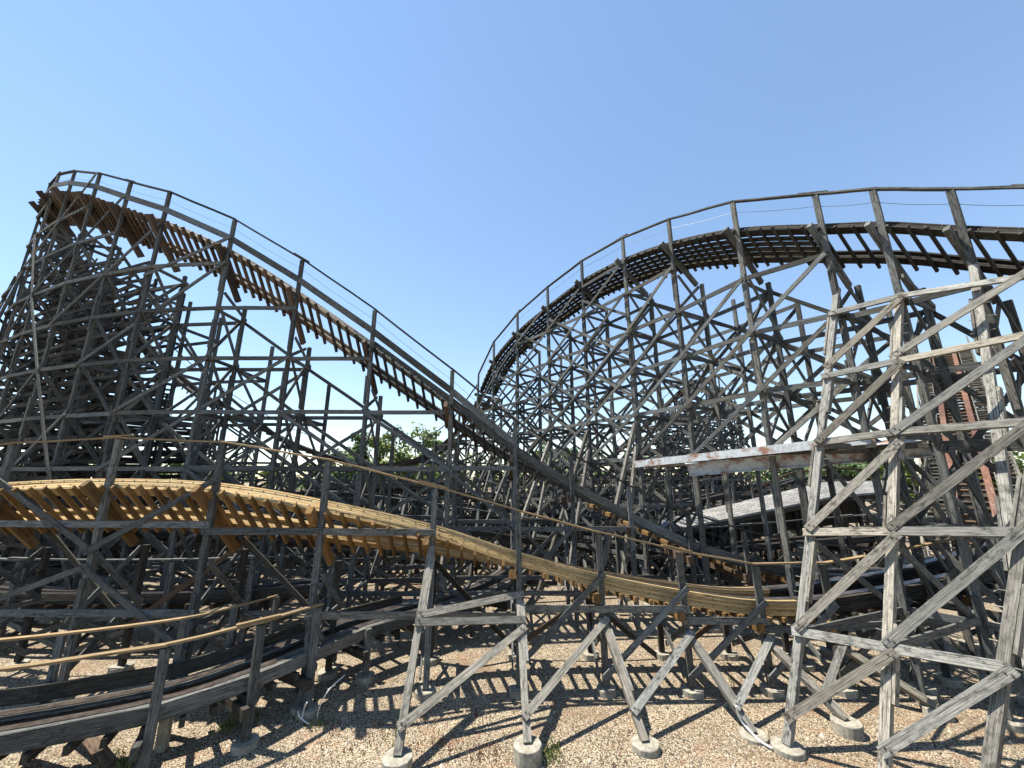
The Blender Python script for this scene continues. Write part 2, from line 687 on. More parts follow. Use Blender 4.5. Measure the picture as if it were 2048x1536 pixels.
    def walk(s, mat, d0, d1, s0=0.30, s1=1.15, n=3, gap=0.03):
        mb = MB()
        w_ = (s1 - s0) / n
        for k in range(n):
            d = d0 - R.random() * 3
            while d < d1:
                e = d + R.uniform(3, 4.2)
                q0, q1 = max(d, d0), min(e, d1)
                if q1 - q0 > 0.2:
                    s.strip(mb, q0, q1 - 0.01, s0 + k * w_ + gap / 2, s0 + (k + 1) * w_ - gap / 2, -0.298, -0.262)
                d = e
        mb.build('walk_planks', mat, s.root)

    def thirdrow(s, mat, idx, levels, extra=1.8):
        for i in idx:
            b = s.b[i]
            q = s.inner(b, extra)
            z = s.zin(b) - 0.9
            one('post', mat, b['obj'], q + Vector((0, 0, 0.1)), q + Vector((0, 0, z)), 0.11, 0.15, face=b['t'])
            I = s.inner(b)
            for k in range(len(levels) - 1):
                if levels[k + 1] < z:
                    a, c = (I, q) if k % 2 else (q, I)
                    one('cross_brace', mat, b['obj'], a + Vector((0, 0, levels[k])), c + Vector((0, 0, levels[k + 1])), 0.13, 0.045, face=b['t'])
                    one('crosspiece', mat, b['obj'], I + Vector((0, 0, levels[k])) + b['t'] * 0.1, q + Vector((0, 0, levels[k])) + b['t'] * 0.1, 0.14, 0.05, face=b['t'])
        mb = MB()
        for i, j in zip(idx[:-1], idx[1:]):
            a, c = s.b[i], s.b[j]
            for ex, off in ((extra, 0.08), (extra * 0.5, 0.0), (0.0, 0.0), (-s.wi * 0.5, 0.0)):
                A_, C_ = s.inner(a, ex), s.inner(c, ex)
                top = min(s.zin(a), s.zin(c)) - (0.9 if ex > 0 else 0.2)
                z = 0.7
                k = 0
                while z < top:
                    if not (ex in (0.0,) and k % 4 == 0):
                        dz = R.uniform(-0.12, 0.12)
                        mb.board(A_ + a['n'] * off + Vector((0, 0, z + dz)), C_ + c['n'] * off + Vector((0, 0, z + dz + R.uniform(-0.1, 0.1))), 0.17, 0.05, face=a['n'])
                    z += 0.56
                    k += 1
                if ex == extra:
                    for k in range(len(levels) - 1):
                        if levels[k + 1] < top:
                            u, v = (levels[k], levels[k + 1]) if (k + i) % 2 else (levels[k + 1], levels[k])
                            mb.board(A_ + Vector((0, 0, u)), C_ + Vector((0, 0, v)), 0.14, 0.05, face=a['n'])
        mb.build('inner_ledgers', mat, s.root, kind='stuff')

    def lattice(s, mat, idx, levels, extra=2.0, step=1, drop=0.6, x=True, tops=None):
        """one more row of posts behind (or in front of) the inner row, braced to it and along the run."""
        led, dia = MB(), MB()
        top = {}
        for i in idx:
            b = s.b[i]
            q, I = s.inner(b, extra), s.inner(b)
            z = (s.zin(b) - drop) * (1.0 if tops is None else tops)
            top[i] = z
            one('post', mat, b['obj'], q + Vector((0, 0, b.get('minz', 0.1) if False else 0.1)), q + Vector((0, 0, z)), 0.11, 0.15, face=b['t'])
            lv = [l for l in levels if l < z - 0.1 and l > b.get('minz', 0)]
            for k, l in enumerate(lv):
                one('crosspiece', mat, b['obj'], I + b['t'] * 0.12 + Vector((0, 0, l)), q + b['t'] * 0.12 + Vector((0, 0, l)), 0.14, 0.05, face=b['t'])
                if k + 1 < len(lv):
                    a, c = (I, q) if (k + i) % 2 else (q, I)
                    one('cross_brace', mat, b['obj'], a - b['t'] * 0.1 + Vector((0, 0, l)), c - b['t'] * 0.1 + Vector((0, 0, lv[k + 1])), 0.13, 0.045, face=b['t'])
        for i, j in zip(idx[:-1], idx[1:]):
            a, c = s.b[i], s.b[j]
            A_, C_ = s.inner(a, extra) + a['n'] * 0.08, s.inner(c, extra) + c['n'] * 0.08
            tp = min(top[i], top[j])
            mz = max(a.get('minz', 0), c.get('minz', 0))
            lv = [l for l in levels if mz < l < tp]
            for k, l in enumerate(lv):
                led.board(A_ + Vector((0, 0, l)), C_ + Vector((0, 0, l + R.uniform(-0.04, 0.04))), 0.16, 0.05, face=a['n'])
                if k + 1 < len(lv):
                    for q, (u, v) in enumerate(((l, lv[k + 1]), (lv[k + 1], l))):
                        if x or (q == (i + k) % 2):
                            dia.board(A_ + a['n'] * (0.06 + 0.05 * q) + Vector((0, 0, u)), C_ + c['n'] * (0.06 + 0.05 * q) + Vector((0, 0, v)), 0.14, 0.045, face=a['n'])
        led.build('inner_ledgers', mat, s.root, kind='stuff')
        dia.build('inner_braces', mat, s.root, kind='stuff')

    def ledgers(s, mat, levels, single=True, rows=('o', 'i'), skip=(), w=0.16, t=0.055, margin=0.35, lap=0.16):
        items = []
        for i in range(len(s.b) - 1):
            if i in skip:
                continue
            a, c = s.b[i], s.b[i + 1]
            for rw in rows:
                if rw == 'o':
                    A, C, top, sg = a['o'], c['o'], (a['ze'], c['ze']), -1
                else:
                    A, C, top, sg = s.inner(a), s.inner(c), (s.zin(a), s.zin(c)), 1
                d = (C - A).normalized()
                for k, z in enumerate(levels):
                    if z < max(a.get('minz', 0), c.get('minz', 0)):
                        continue
                    ok0, ok1 = z < top[0] - margin, z < top[1] - margin
                    if not (ok0 and ok1):
                        continue
                    e = (0.055 + 0.029) * sg + (0.004 * (i % 2))
                    dz = R.uniform(-0.02, 0.02)
                    items.append((A + a['n'] * e + Vector((0, 0, z + dz)) - d * lap * 0.5,
                                  C + c['n'] * e + Vector((0, 0, z + dz + R.uniform(-0.02, 0.02))) + d * lap * 0.3, w, t, a['n']))
        s.emit('ledger', mat, items, single)

    def diagonals(s, mat, levels, single=True, rows=('o', 'i'), pat='alt', skip=(), w=0.14, t=0.045, margin=0.2, only=None):
        items = []
        lv = list(levels)
        for i in range(len(s.b) - 1):
            if i in skip or (only is not None and i not in only):
                continue
            a, c = s.b[i], s.b[i + 1]
            for rw in rows:
                if rw == 'o':
                    A, C, top, sg = a['o'], c['o'], (a['ze'], c['ze']), -1
                else:
                    A, C, top, sg = s.inner(a), s.inner(c), (s.zin(a), s.zin(c)), 1
                for k in range(len(lv) - 1):
                    z0, z1 = lv[k], lv[k + 1]
                    if z0 < max(a.get('minz', 0), c.get('minz', 0)):
                        continue
                    dirs = []
                    if pat == 'x':
                        dirs = [0, 1]
                    elif pat == 'alt':
                        dirs = [(i + k) % 2]
                    elif pat == 'up':
                        dirs = [0]
                    elif pat == 'down':
                        dirs = [1]
                    elif pat == 'zig':
                        dirs = [i % 2]
                    for q in dirs:
                        za, zc = (z0, z1) if q == 0 else (z1, z0)
                        if za < top[0] - margin and zc < top[1] - margin:
                            e = sg * (0.055 + 0.029) - sg * (0.17 if q else 0.225) * 0
                            e = sg * (0.055 + 0.029) + sg * (0.056 if q == 0 else 0.106)
                            items.append((A + a['n'] * e + Vector((0, 0, za)), C + c['n'] * e + Vector((0, 0, zc)), w, t, a['n']))
        s.emit('diagonal_brace', mat, items, single)

    def handrail(s, mat, w=0.15, t=0.045, cable=True, side='o', posts=None, toe=None, toe_mat=None, i0=0, i1=None):
        b = s.b[i0:i1]
        mb = MB()
        pts = []
        if side == 'o':
            pts = [x['o'] + Vector((0, 0, x['zr'])) for x in b]
        for i in range(len(pts) - 1):
            p0, p1 = pts[i], pts[i + 1]
            d_ = (p1 - p0).normalized()
            lift_ = Vector((0, 0, t / 2 + (0.008 if i % 2 else 0.0)))
            mb.board(p0 + lift_ - d_ * R.uniform(0.02, 0.12), p1 + lift_ + d_ * R.uniform(0.0, 0.08), w * R.uniform(0.92, 1.05), t, face=Vector((0, 0, 1)) + b[i]['n'] * R.uniform(-0.06, 0.06), segs=3, jit=0.012)
            if i % 3 == 1:                                    # splice plate at the joint
                d = (p1 - p0).normalized()
                mb.board(p0 + Vector((0, 0, t + 0.03)) - d * 0.35, p0 + Vector((0, 0, t + 0.03)) + d * 0.45, w * 0.9, 0.035, face=(0, 0, 1))
        mb.build('handrail', mat, s.root)
        if cable:
            mb = MB()
            for i in range(len(pts) - 1):
                a = pts[i] - Vector((0, 0, 0.42))
                c = pts[i + 1] - Vector((0, 0, 0.42))
                q = [a.lerp(c, k / 5) - Vector((0, 0, 0.05 * math.sin(math.pi * k / 5))) for k in range(6)]
                mb.pipe(q, 0.007, 4)
            mb.build('safety_cable', M['cable'], s.root)
        if toe is not None:
            for i in range(len(b) - 1):
                h0 = b[i].get('toe', toe)
                h1 = b[i + 1].get('toe', toe)
                if h0 is None or h1 is None:
                    continue
                e = -0.085
                one('toe_board', toe_mat or mat, s.root, b[i]['o'] + b[i]['n'] * e + Vector((0, 0, b[i]['ze'] + h0)),
                    b[i + 1]['o'] + b[i + 1]['n'] * e + Vector((0, 0, b[i + 1]['ze'] + h1)), 0.26, 0.045, face=b[i]['n'])


def dense(bl):
    """the same line of bents at half the spacing"""
    out = []
    n = len(bl)
    for i in range(n - 1):
        out.append(bl[i])
        q = [catmull(bl[max(i - 1, 0)][k], bl[i][k], bl[i + 1][k], bl[min(i + 2, n - 1)][k], 0.5) for k in range(5)]
        out.append(tuple(q))
    out.append(bl[-1])
    return out


def bent_px(px, py, Y, drop, bank, **kw):
    p = W(px, py, Y)
    return (p.x, p.y, p.z, drop, bank, kw)


# ------------------------------------------------------------------ ground
mb = MB()
nx = 60
S = 700.0
mb.v = []
for (x0, y0, x1, y1) in [(-S, -S, S, S)]:
    mb.quad([(x0, y0, 0), (x1, y0, 0), (x1, y1, 0), (x0, y1, 0)], 0.5)
ground = mb.build('ground', M['gravel'], kind='structure', origin=(0, 0, 0))

# ------------------------------------------------------------------ A: fresh yellow track in front
A_B = [bent_px(2300, 955, 12.6, 1.0, 0), bent_px(2165, 1003, 12.2, 1.0, 0), bent_px(2040, 1045, 11.8, 1.0, 0), bent_px(1915, 1078, 11.4, 1.0, 0),
       bent_px(1785, 1105, 11.1, 0.95, 0), bent_px(1645, 1128, 11.0, 0.9, 0), bent_px(1510, 1130, 11, 0.9, 2), bent_px(1358, 1103, 11, 0.98, 4),
       bent_px(1197, 1066, 11, 1.05, 7), bent_px(1037, 1023, 11, 1.05, 14), bent_px(870, 975, 10.9, 0.98, 27), bent_px(657, 921, 10.3, 1.02, 40),
       bent_px(447, 886, 10.5, 1.06, 45), bent_px(240, 877, 10.7, 1.08, 46), bent_px(28, 888, 10.9, 1.05, 46), bent_px(-195, 908, 11.4, 1.05, 46),
       bent_px(-430, 935, 12.2, 1.05, 44)]
A = Run('coaster_track', 'low coaster track of fresh yellow timber arching over grey posts in the foreground', 'coaster track', A_B)
lvA = [1.72, 3.98]
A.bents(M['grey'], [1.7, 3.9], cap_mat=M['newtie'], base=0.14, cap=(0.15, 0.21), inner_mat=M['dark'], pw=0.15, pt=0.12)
dA = [p[0] for p in A.pts]
split = next(p[0] for p in A.pts if p[4] >= 5.35)
A.rails(M['new'], split, None, lt=0.05)
A.rails(M['dark'], 0, split - 0.004, lt=0.05)
A.ties(M['newtie'], split, None, spacing=0.39, depth_=0.115, wid=0.07, stack=0.355)
A.ties(M['dark'], 0, split - 0.1, spacing=0.45, depth_=0.13, wid=0.085, stack=0.355)
mb = MB()
A.handrail(M['tan'], cable=False, w=0.12, t=0.04)


def opt(run, i, py):
    o = run.b[i]['o']
    return Vector((o.x, o.y, zy(py, o.y)))


def link(run, parent, name, mat, p, q, w=0.15, t=0.05, off=0.09, dirn=None, over=0.1):
    d = (q - p).normalized()
    mbk = MB()
    n = dirn if dirn is not None else Vector((0, -1, 0))
    mbk.board(p - d * over + n * off, q + d * over + n * off, w, t, face=n)
    if depth(p) < 13:                                # bolt heads and washers where the board crosses its posts
        sd = d.cross(n).normalized()
        for e in (p, q):
            for s_ in (-1, 1):
                c = e + n * off + sd * s_ * w * 0.22 + d * s_ * 0.02
                mbk.rod(c - n * 0.03, c + n * (t / 2 + 0.007), 0.021, 8, r=0.02)
                mbk.rod(c - n * 0.03, c + n * (t / 2 + 0.022), 0.013, 6, r=0.0)
    return mbk.build(name, mat, parent)


# ledgers as in the photograph: (left bent, right bent, row left, row right)
for (i, j, y0, y1) in ((14, 12, 1046, 1048), (15, 14, 1046, 1046), (12, 11, 1061, 1062), (11, 10, 1062, 1064), (15, 14, 1222, 1223), (14, 12, 1223, 1224),
                       (11, 9, 1228, 1229), (9, 7, 1214, 1216), (7, 6, 1238, 1240), (6, 5, 1256, 1253), (5, 4, 1250, 1245), (4, 3, 1243, 1238)):
    link(A, A.root, 'ledger', M['grey'], opt(A, i, y0), opt(A, j, y1), 0.165, 0.055, 0.10)
for (i, j, y0, y1) in ((14, 13, 958, 1095), (13, 12, 1100, 962), (13, 12, 1132, 1297), (14, 13, 1225, 1132), (9, 8, 1325, 1150),
                       (8, 7, 1345, 1178), (7, 6, 1345, 1205), (6, 5, 1345, 1210), (5, 4, 1335, 1200), (15, 14, 1110, 960)):
    link(A, A.root, 'diagonal_brace', M['grey'], opt(A, i, y0), opt(A, j, y1), 0.14, 0.045, 0.155)
for (i, j, y0, y1) in ((14, 13, 1060, 1250), (13, 12, 1250, 1085), (12, 11, 1080, 1260), (10, 9, 1120, 1300), (9, 8, 1290, 1190), (8, 7, 1200, 1320), (7, 6, 1320, 1225)):
    a, c = A.inner(A.b[i]), A.inner(A.b[j])
    a = Vector((a.x, a.y, zy(y0, a.y)))
    c = Vector((c.x, c.y, zy(y1, c.y)))
    link(A, A.root, 'diagonal_brace', M['brown'] if i % 2 else M['dark'], a, c, 0.14, 0.045, 0.09)

feet = []          # (point, radius, height) of visible footings
legsA = []
for (i, ya, bx, by) in ((10, 1100, 795, 1512), (9, 1190, 1055, 1487), (8, 1243, 1290, 1484), (7, 1268, 1507, 1467), (6, 1283, 1692, 1441), (5, 1290, 1872, 1415)):
    hb = {10: 0.30, 9: 0.28, 8: 0.12, 7: 0.06, 6: 0.22, 5: 0.15}[i]
    top = opt(A, i, ya) + Vector((0, -0.16, 0))
    bot = G(bx, by, hb)
    m = M['pale']
    bo = A.b[i]['obj']
    mbl = MB()
    d = (bot - top).normalized()
    fx = Vector((1, 0, 0))
    mbl.board(top - d * 0.12, bot, 0.12, 0.15, face=fx)
    mbl.board(top + d * 0.15 + fx * 0.105, top + d * 1.5 + fx * 0.105, 0.11, 0.05, face=fx)
    for q in range(3):
        c = bot - d * (0.35 + 0.25 * q)
        mbl.rod(c - Vector((0, 0.08, 0)), c + Vector((0, 0.1, 0)), 0.012, 5)
    leg = mbl.build('batter_leg', m, bo)
    legsA.append((top, bot))
    feet.append((bot, 0.27, hb))
# braces and ledgers between the batter legs
Lr = {10: legsA[0], 9: legsA[1], 8: legsA[2], 7: legsA[3], 6: legsA[4], 5: legsA[5]}


def lp(i, py):
    return on(Lr[i][0], Lr[i][1], py)


for (i, j, y0, y1, post, nm) in ((10, 9, 1452, 1262, 0, 'diagonal_brace'), (10, 9, 1248, 1243, 0, 'ledger'), (10, 9, 1233, 1192, 0, 'diagonal_brace'), (9, 8, 1432, 1246, 1, 'diagonal_brace'),
                                 (8, 7, 1424, 1274, 1, 'diagonal_brace'), (7, 6, 1415, 1285, 1, 'diagonal_brace'), (6, 5, 1395, 1295, 1, 'diagonal_brace')):
    p = lp(i, y0)
    q = lp(j, y1)
    nv = (q - p).cross(Lr[i][0] - Lr[i][1]).normalized()
    if nv.y > 0:
        nv = -nv
    link(A, A.root, nm, M['pale'], p, q, 0.155, 0.05, 0.10, nv)

# ------------------------------------------------------------------ B: big drop at the left
B_px = [(1840, 1098, 16.2, 1.0, 0), (1720, 1098, 15.6, 1.0, 0), (1600, 1087, 15.2, 1.0, 0), (1487, 1062, 15, 1.0, 0), (1376, 1028, 15, 1.0, 0), (1257, 972, 15, 1.02, 0),
        (1142, 910, 15, 1.05, 4), (1030, 843, 15, 1.0, 16), (905, 740, 15, 1.2, 33), (750, 620, 15, 1.4, 45), (605, 520, 15, 1.42, 49), (470, 440, 15, 1.4, 49),
        (340, 385, 15.3, 1.4, 49), (262, 365, 16, 1.36, 49), (200, 348, 16.8, 1.3, 49), (150, 343, 18, 1.3, 49), (118, 350, 19.1, 1.3, 48), (100, 370, 20.3, 1.3, 46)]
B_B = [bent_px(*b) for b in B_px] + [(-30.0, 21.9, 22.6, 1.3, 46), (-31.0, 23.9, 21.8, 1.3, 46), (-31.0, 26.4, 20.2, 1.3, 45), (-29.8, 28.7, 17.8, 1.3, 40), (-27.7, 30.8, 15.0, 1.3, 34),
                                     (-25.0, 32.3, 12.5, 1.2, 26)]
B = Run('coaster_hill', 'tall grey timber coaster hill at the left, its railed track dropping to the right', 'coaster hill', B_B, wi=1.9)
lvB = [1.2, 3.35, 5.5, 7.65, 9.85, 12.05, 14.15, 16.3, 18.4, 20.4]
for k, tv in enumerate([None, None, None, None, None, None, None, 0.12, 0.32, 0.44, 0.44, 0.44, 0.46, 0.5, 0.5, 0.5, 0.5, 0.5, None, None, None, None, None, None]):
    B.b[k]['toe'] = tv
B.bents(M['grey'], lvB, cap_mat=M['brown'], brace='x', base=0.1, cap=(0.14, 0.26))
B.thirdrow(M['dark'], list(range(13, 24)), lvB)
B.walk(M['dark'], next(p[0] for p in B.pts if p[4] >= 12.5), B.L)
sB = next(p[0] for p in B.pts if p[4] >= 9.2)
B.rails(M['sunlit_rail'], sB, None, layers=7)
B.rails(M['grey'], 0, sB - 0.004, layers=7)
sB2 = next(p[0] for p in B.pts if p[4] >= 5.6)
sB3 = next(p[0] for p in B.pts if p[4] >= 9.6)
B.ties(M['newtie'], 0, sB2, spacing=0.75, depth_=0.13, wid=0.10, over=0.10)
B.ties(M['dark'], sB2 + 0.3, sB3, spacing=0.5, depth_=0.14, wid=0.075, over=0.12)
B.ties(M['brown'], sB3 + 0.3, None, spacing=0.46, depth_=0.14, wid=0.075, over=0.17)
B.ledgers(M['grey'], lvB)
B.diagonals(M['grey'], lvB[:4], rows=('i',), pat='x')
B.diagonals(M['grey'], lvB[3:], rows=('i',), pat='x', only=(8, 9, 10, 12, 14, 16, 18, 20, 22))
for i in range(2, 9):                                 # plank that closes the near side of the lower track
    a, c = B.b[i], B.b[i + 1]
    one('fascia_plank', M['grey'], B.root, a['o'] + a['n'] * 0.13 + Vector((0, 0, a['ze'] - 0.06)), c['o'] + c['n'] * 0.13 + Vector((0, 0, c['ze'] - 0.06)), 0.28, 0.05, face=a['n'])
B.lattice(M['grey'], list(range(8, 14)), lvB, extra=2.2, drop=1.2, x=False)
# spread legs and ring ledgers round the outside of the turn
legB = {}
for i in range(16, 23):
    b = B.b[i]
    top = b['o'] - b['n'] * 0.13 + Vector((0, 0, b['ze'] - 5.0))
    bot = b['o'] - b['n'] * (0.11 * (b['ze'] - 5.0)) + Vector((0, 0, 0.1))
    legB[i] = (top, bot)
    one('batter_leg', M['grey'], b['obj'], top, bot, 0.12, 0.14, face=b['t'])
rl = MB()
for i in range(16, 22):
    z = 1.2
    while z < min(legB[i][0].z, legB[i + 1][0].z) - 0.3:
        f = lambda L: L[0].lerp(L[1], (L[0].z - z) / (L[0].z - L[1].z))
        rl.board(f(legB[i]) - B.b[i]['n'] * 0.11, f(legB[i + 1]) - B.b[i + 1]['n'] * 0.11, 0.16, 0.05, face=B.b[i]['n'])
        z += 1.07
rl.build('ring_ledgers', M['grey'], B.root, kind='stuff')
B.handrail(M['dark'], w=0.13, t=0.06, cable=True, toe=0.44, toe_mat=M['grey'])
# long outer braces that climb over several bays
for (i, j, z0, z1) in ((12, 10, 5.5, 9.85), (10, 9, 7.65, 5.5), (13, 11, 9.9, 14.1), (14, 12, 12.1, 16.2), (15, 13, 14.2, 18.2), (17, 15, 9.9, 14.2), (16, 14, 16.4, 20.2),
                       (14, 13, 9.85, 5.5), (13, 12, 5.5, 1.2), (15, 14, 14.1, 9.9), (16, 15, 18.2, 14.2), (12, 11, zy(552, 15.3), zy(480, 15.0)), (12, 11, 7.7, 9.8), (11, 10, 5.5, 3.35), (16, 14, 5.5, 9.85), (18, 16, 12, 16.3),
                       (17, 16, 5.5, 1.2), (15, 13, 3.35, 7.65), (9, 8, 7.6, 5.5), (20, 18, 9.8, 14.1), (8, 7, 5.4, 3.4), (7, 6, 1.3, 3.4)):
    a, c = B.b[i], B.b[j]
    link(B, B.root, 'diagonal_brace', M['grey'], a['o'] + Vector((0, 0, z0)), c['o'] + Vector((0, 0, z1)), 0.14, 0.045, 0.15, -(a['n'] + c['n']).normalized(), 0.12)

# ------------------------------------------------------------------ C: big hill at the right
C_px = [(2350, 372, 6.4, 1.0, 38, dict(nrm=(0.92, 0.40))), (2084, 376, 7.5, 1.0, 40, dict(nrm=(0.92, 0.40))), (1900, 380, 8.6, 1.0, 40, dict(nrm=(0.91, 0.41))),
        (1745, 380, 9.7, 1.0, 40, dict(nrm=(0.90, 0.43))), (1630, 390, 10.7, 1.0, 40, dict(nrm=(0.88, 0.47))), (1465, 405, 12.3, 1.0, 40, dict(nrm=(0.86, 0.51))),
        (1337, 440, 15.0, 1.0, 38, {}), (1245, 477, 17.4, 1.0, 34, {}), (1163, 523, 20.0, 1.0, 30, {}), (1095, 575, 22.5, 1.05, 27, {}), (1035, 628, 24.9, 1.05, 22, {}),
        (988, 684, 27.3, 1.05, 14, {}), (957, 750, 29.6, 1.05, 6, {})]
C_B = []
for px, py, Y, dr, bk, kw in C_px:
    p = W(px, py, Y)
    C_B.append((p.x, p.y, p.z, dr, bk, kw))
C = Run('coaster_hill', 'tall grey timber coaster hill at the right on spread legs, track underside showing', 'coaster hill', C_B, wi=1.9)
for b in C.b:
    if 'nrm' in b:
        b['n'] = Vector((b['nrm'][0], b['nrm'][1], 0)).normalized()
        b['t'] = Vector((-b['n'].y, b['n'].x, 0))
C.sample()
for k in (5, 6):
    C.b[k]['minz'] = 5.7
lvC = [1.87, 3.9, 5.92, 7.9, 9.9, 11.9, 13.9, 15.6]
C.bents(M['grey'], lvC, cap_mat=M['grey'], brace='x', base=0.14, cap=(0.13, 0.21), pw=0.15, pt=0.11)
C.rails(M['dark'], 0, None, layers=7)
C.ties(M['dark'], 0, None, spacing=0.42, depth_=0.11, wid=0.065, over=0.10)
C.walk(M['dark'], next(p[0] for p in C.pts if p[4] >= 4.1), C.L, n=4, gap=0.035)
C.ledgers(M['grey'], lvC, rows=('o',), skip=(0, 1, 2, 3))
C.ledgers(M['grey'], lvC, rows=('i',))
C.diagonals(M['grey'], lvC, rows=('o',), pat='down', skip=(0, 1, 2, 3))
C.diagonals(M['grey'], lvC, rows=('i',), pat='x', skip=(0, 1))
C.diagonals(M['grey'], [z + 0.9 for z in lvC], rows=('o',), pat='up', only=(7, 8, 9, 10, 11))
C.lattice(M['grey'], list(range(4, 13)), lvC, extra=2.1, drop=0.3)
C.handrail(M['grey'], w=0.14, t=0.05, cable=True)
# spread legs
CL = {}
for (i, ya, bx, by, hb) in ((4, 605, 1575, 1490, 0.10), (3, 610, 1769, 1568, 0.2), (2, 560, 2108, 1650, 0.2), (1, 500, 1962, 1668, 0.2)):
    o = C.b[i]['o']
    top = Vector((o.x, o.y, zy(ya, o.y))) - C.b[i]['n'] * 0.14
    bot = G(bx, by, hb)
    d = (bot - top).normalized()
    CL[i] = (top, bot)
    fx = C.b[i]['t']
    mbl = MB()
    mbl.board(top - d * 0.5, bot, 0.13, 0.15, face=fx)
    L = (bot - top).length
    q = 0.6
    fl = 1
    while q < L - 1.8:
        h = R.uniform(1.1, 1.7)
        mbl.board(top + d * q + fx * fl * 0.112, top + d * (q + h) + fx * fl * 0.112, 0.15, 0.05, face=fx)
        for e in range(4):
            c = top + d * (q + h * (0.12 + 0.25 * e))
            mbl.rod(c - fx * 0.19, c + fx * 0.2, 0.010, 5)
        q += R.uniform(1.9, 2.6)
        fl = -fl
    mbl.build('batter_leg', M['pale'], C.b[i]['obj'])
    feet.append((bot, 0.29, hb))

for i, (za, dd) in {7: (7.5, 3.2), 8: (7.5, 3.6), 9: (7.2, 3.6), 10: (7.0, 3.6), 11: (6.6, 3.4), 12: (6.0, 3.2)}.items():
    b = C.b[i]
    for k, f in enumerate((1.0, 0.55)):
        one('batter_leg', M['pale'], b['obj'], b['o'] - b['n'] * 0.12 + Vector((0, 0, za * (0.7 + 0.3 * f))), b['o'] - b['n'] * dd * f + Vector((0, 0, 0.1)), 0.15, 0.13, face=b['t'])


def cl(i, py):
    return on(CL[i][0], CL[i][1], py)


fn = Vector((-0.50, -0.76, 0.41)).normalized()
for (a, b_, c, y0, y1, y2) in ((4, 3, 1, 632, 600, 552), (4, 3, 1, 757, 729, 668), (4, 3, 1, 890, 870, 850), (4, 3, 1, 1068, 1067, 1070), (4, 3, 1, 1266, 1298, 1338)):
    p, q, r_ = cl(a, y0), cl(b_, y1), cl(c, y2)
    link(C, C.root, 'ledger', M['pale'], p, q, 0.17, 0.055, 0.14, fn, 0.14)
    link(C, C.root, 'ledger', M['pale'], q, r_, 0.17, 0.055, 0.146, fn, 0.05)
    # companion ledger on the inside of the vertical posts
    P1, P2, P3 = C.b[4]['o'], C.b[3]['o'], C.b[2]['o']
    z = p.z
    one('ledger', M['grey'], C.root, P1 + Vector((0, 0.1, z)), P2 + Vector((0, 0.1, z)), 0.16, 0.05, face=(0, 1, 0))
    one('ledger', M['grey'], C.root, P2 + Vector((0, 0.1, z)), P3 + Vector((0, 0.1, z)), 0.16, 0.05, face=(0, 1, 0))
    # ties from leg to post
    for (leg, P) in ((4, P1), (3, P2)):
        s0 = cl(leg, y0 if leg == 4 else y1)
        one('ledger', M['grey'], C.root, s0, Vector((P.x, P.y, s0.z)) + C.b[leg]['n'] * 0.15, 0.15, 0.05, face=C.b[leg]['t'])
for (i, j, y0, y1) in ((4, 3, 738, 606), (3, 1, 715, 510), (4, 3, 885, 738), (3, 1, 868, 650), (4, 3, 1057, 898), (3, 1, 1057, 835), (4, 3, 1253, 1082), (3, 1, 1284, 1062), (4, 3, 1432, 1313),
                       (3, 1, 1497, 1350)):
    link(C, C.root, 'diagonal_brace', M['pale'], cl(i, y0), cl(j, y1), 0.16, 0.05, 0.205, fn, 0.12)
# braces from legs across to posts, level by level
for (leg, lo, hi) in ((4, 1266, 1068), (4, 1068, 890), (4, 890, 757), (3, 1298, 1067), (3, 1067, 870), (3, 870, 729)):
    P = C.b[leg]['o']
    a, b_ = cl(leg, lo), cl(leg, hi)
    t = C.b[leg]['t']
    one('cross_brace', M['grey'], C.b[leg]['obj'], Vector((P.x, P.y, a.z)) + t * 0.14, b_ + t * 0.14, 0.14, 0.045, face=t)

# ------------------------------------------------------------------ D: far dip joining the two hills
D = Run('coaster_dip', 'distant dip of brown railed coaster track between the two tall hills', 'coaster track',
        [(-2.7, 29.9, 12.4, 1.0, 0), (-4.9, 31.4, 9.7, 1.0, 0), (-7.4, 32.4, 8.0, 1.0, 0), (-10.2, 32.9, 7.3, 1.0, 0), (-13.1, 33.0, 7.4, 1.0, 0), (-16.0, 32.8, 8.1, 1.0, 0), (-18.8, 32.3, 9.2, 1.0, 0),
         (-21.5, 31.7, 10.7, 1.0, 0), (-24.2, 30.7, 12.5, 1.0, 0)], wi=1.9)
D.near = False
D.bents(M['grey'], lvC[:5], brace='x', single=True, scab=False)
D.rails(M['brown'], layers=4, lt=0.075)
for i in range(0, 9):
    b = D.b[i]
    for f in (1.0, 0.6):
        one('batter_leg', M['pale'], b['obj'], b['o'] - b['n'] * 0.1 + Vector((0, 0, b['ze'] * (0.5 + 0.35 * f))), b['o'] - b['n'] * 3.4 * f + Vector((0, 0, 0.05)), 0.14, 0.13, face=b['t'])
D.ties(M['brown'], spacing=0.6, single=True)
D.ledgers(M['grey'], lvC[:5])
D.diagonals(M['grey'], lvC[:5], pat='alt')
D.lattice(M['grey'], list(range(0, 9)), [1.0, 2.3, 3.6, 4.9, 6.2, 7.5, 8.8], extra=-4.2, drop=0.5)
D.handrail(M['grey'], cable=False)

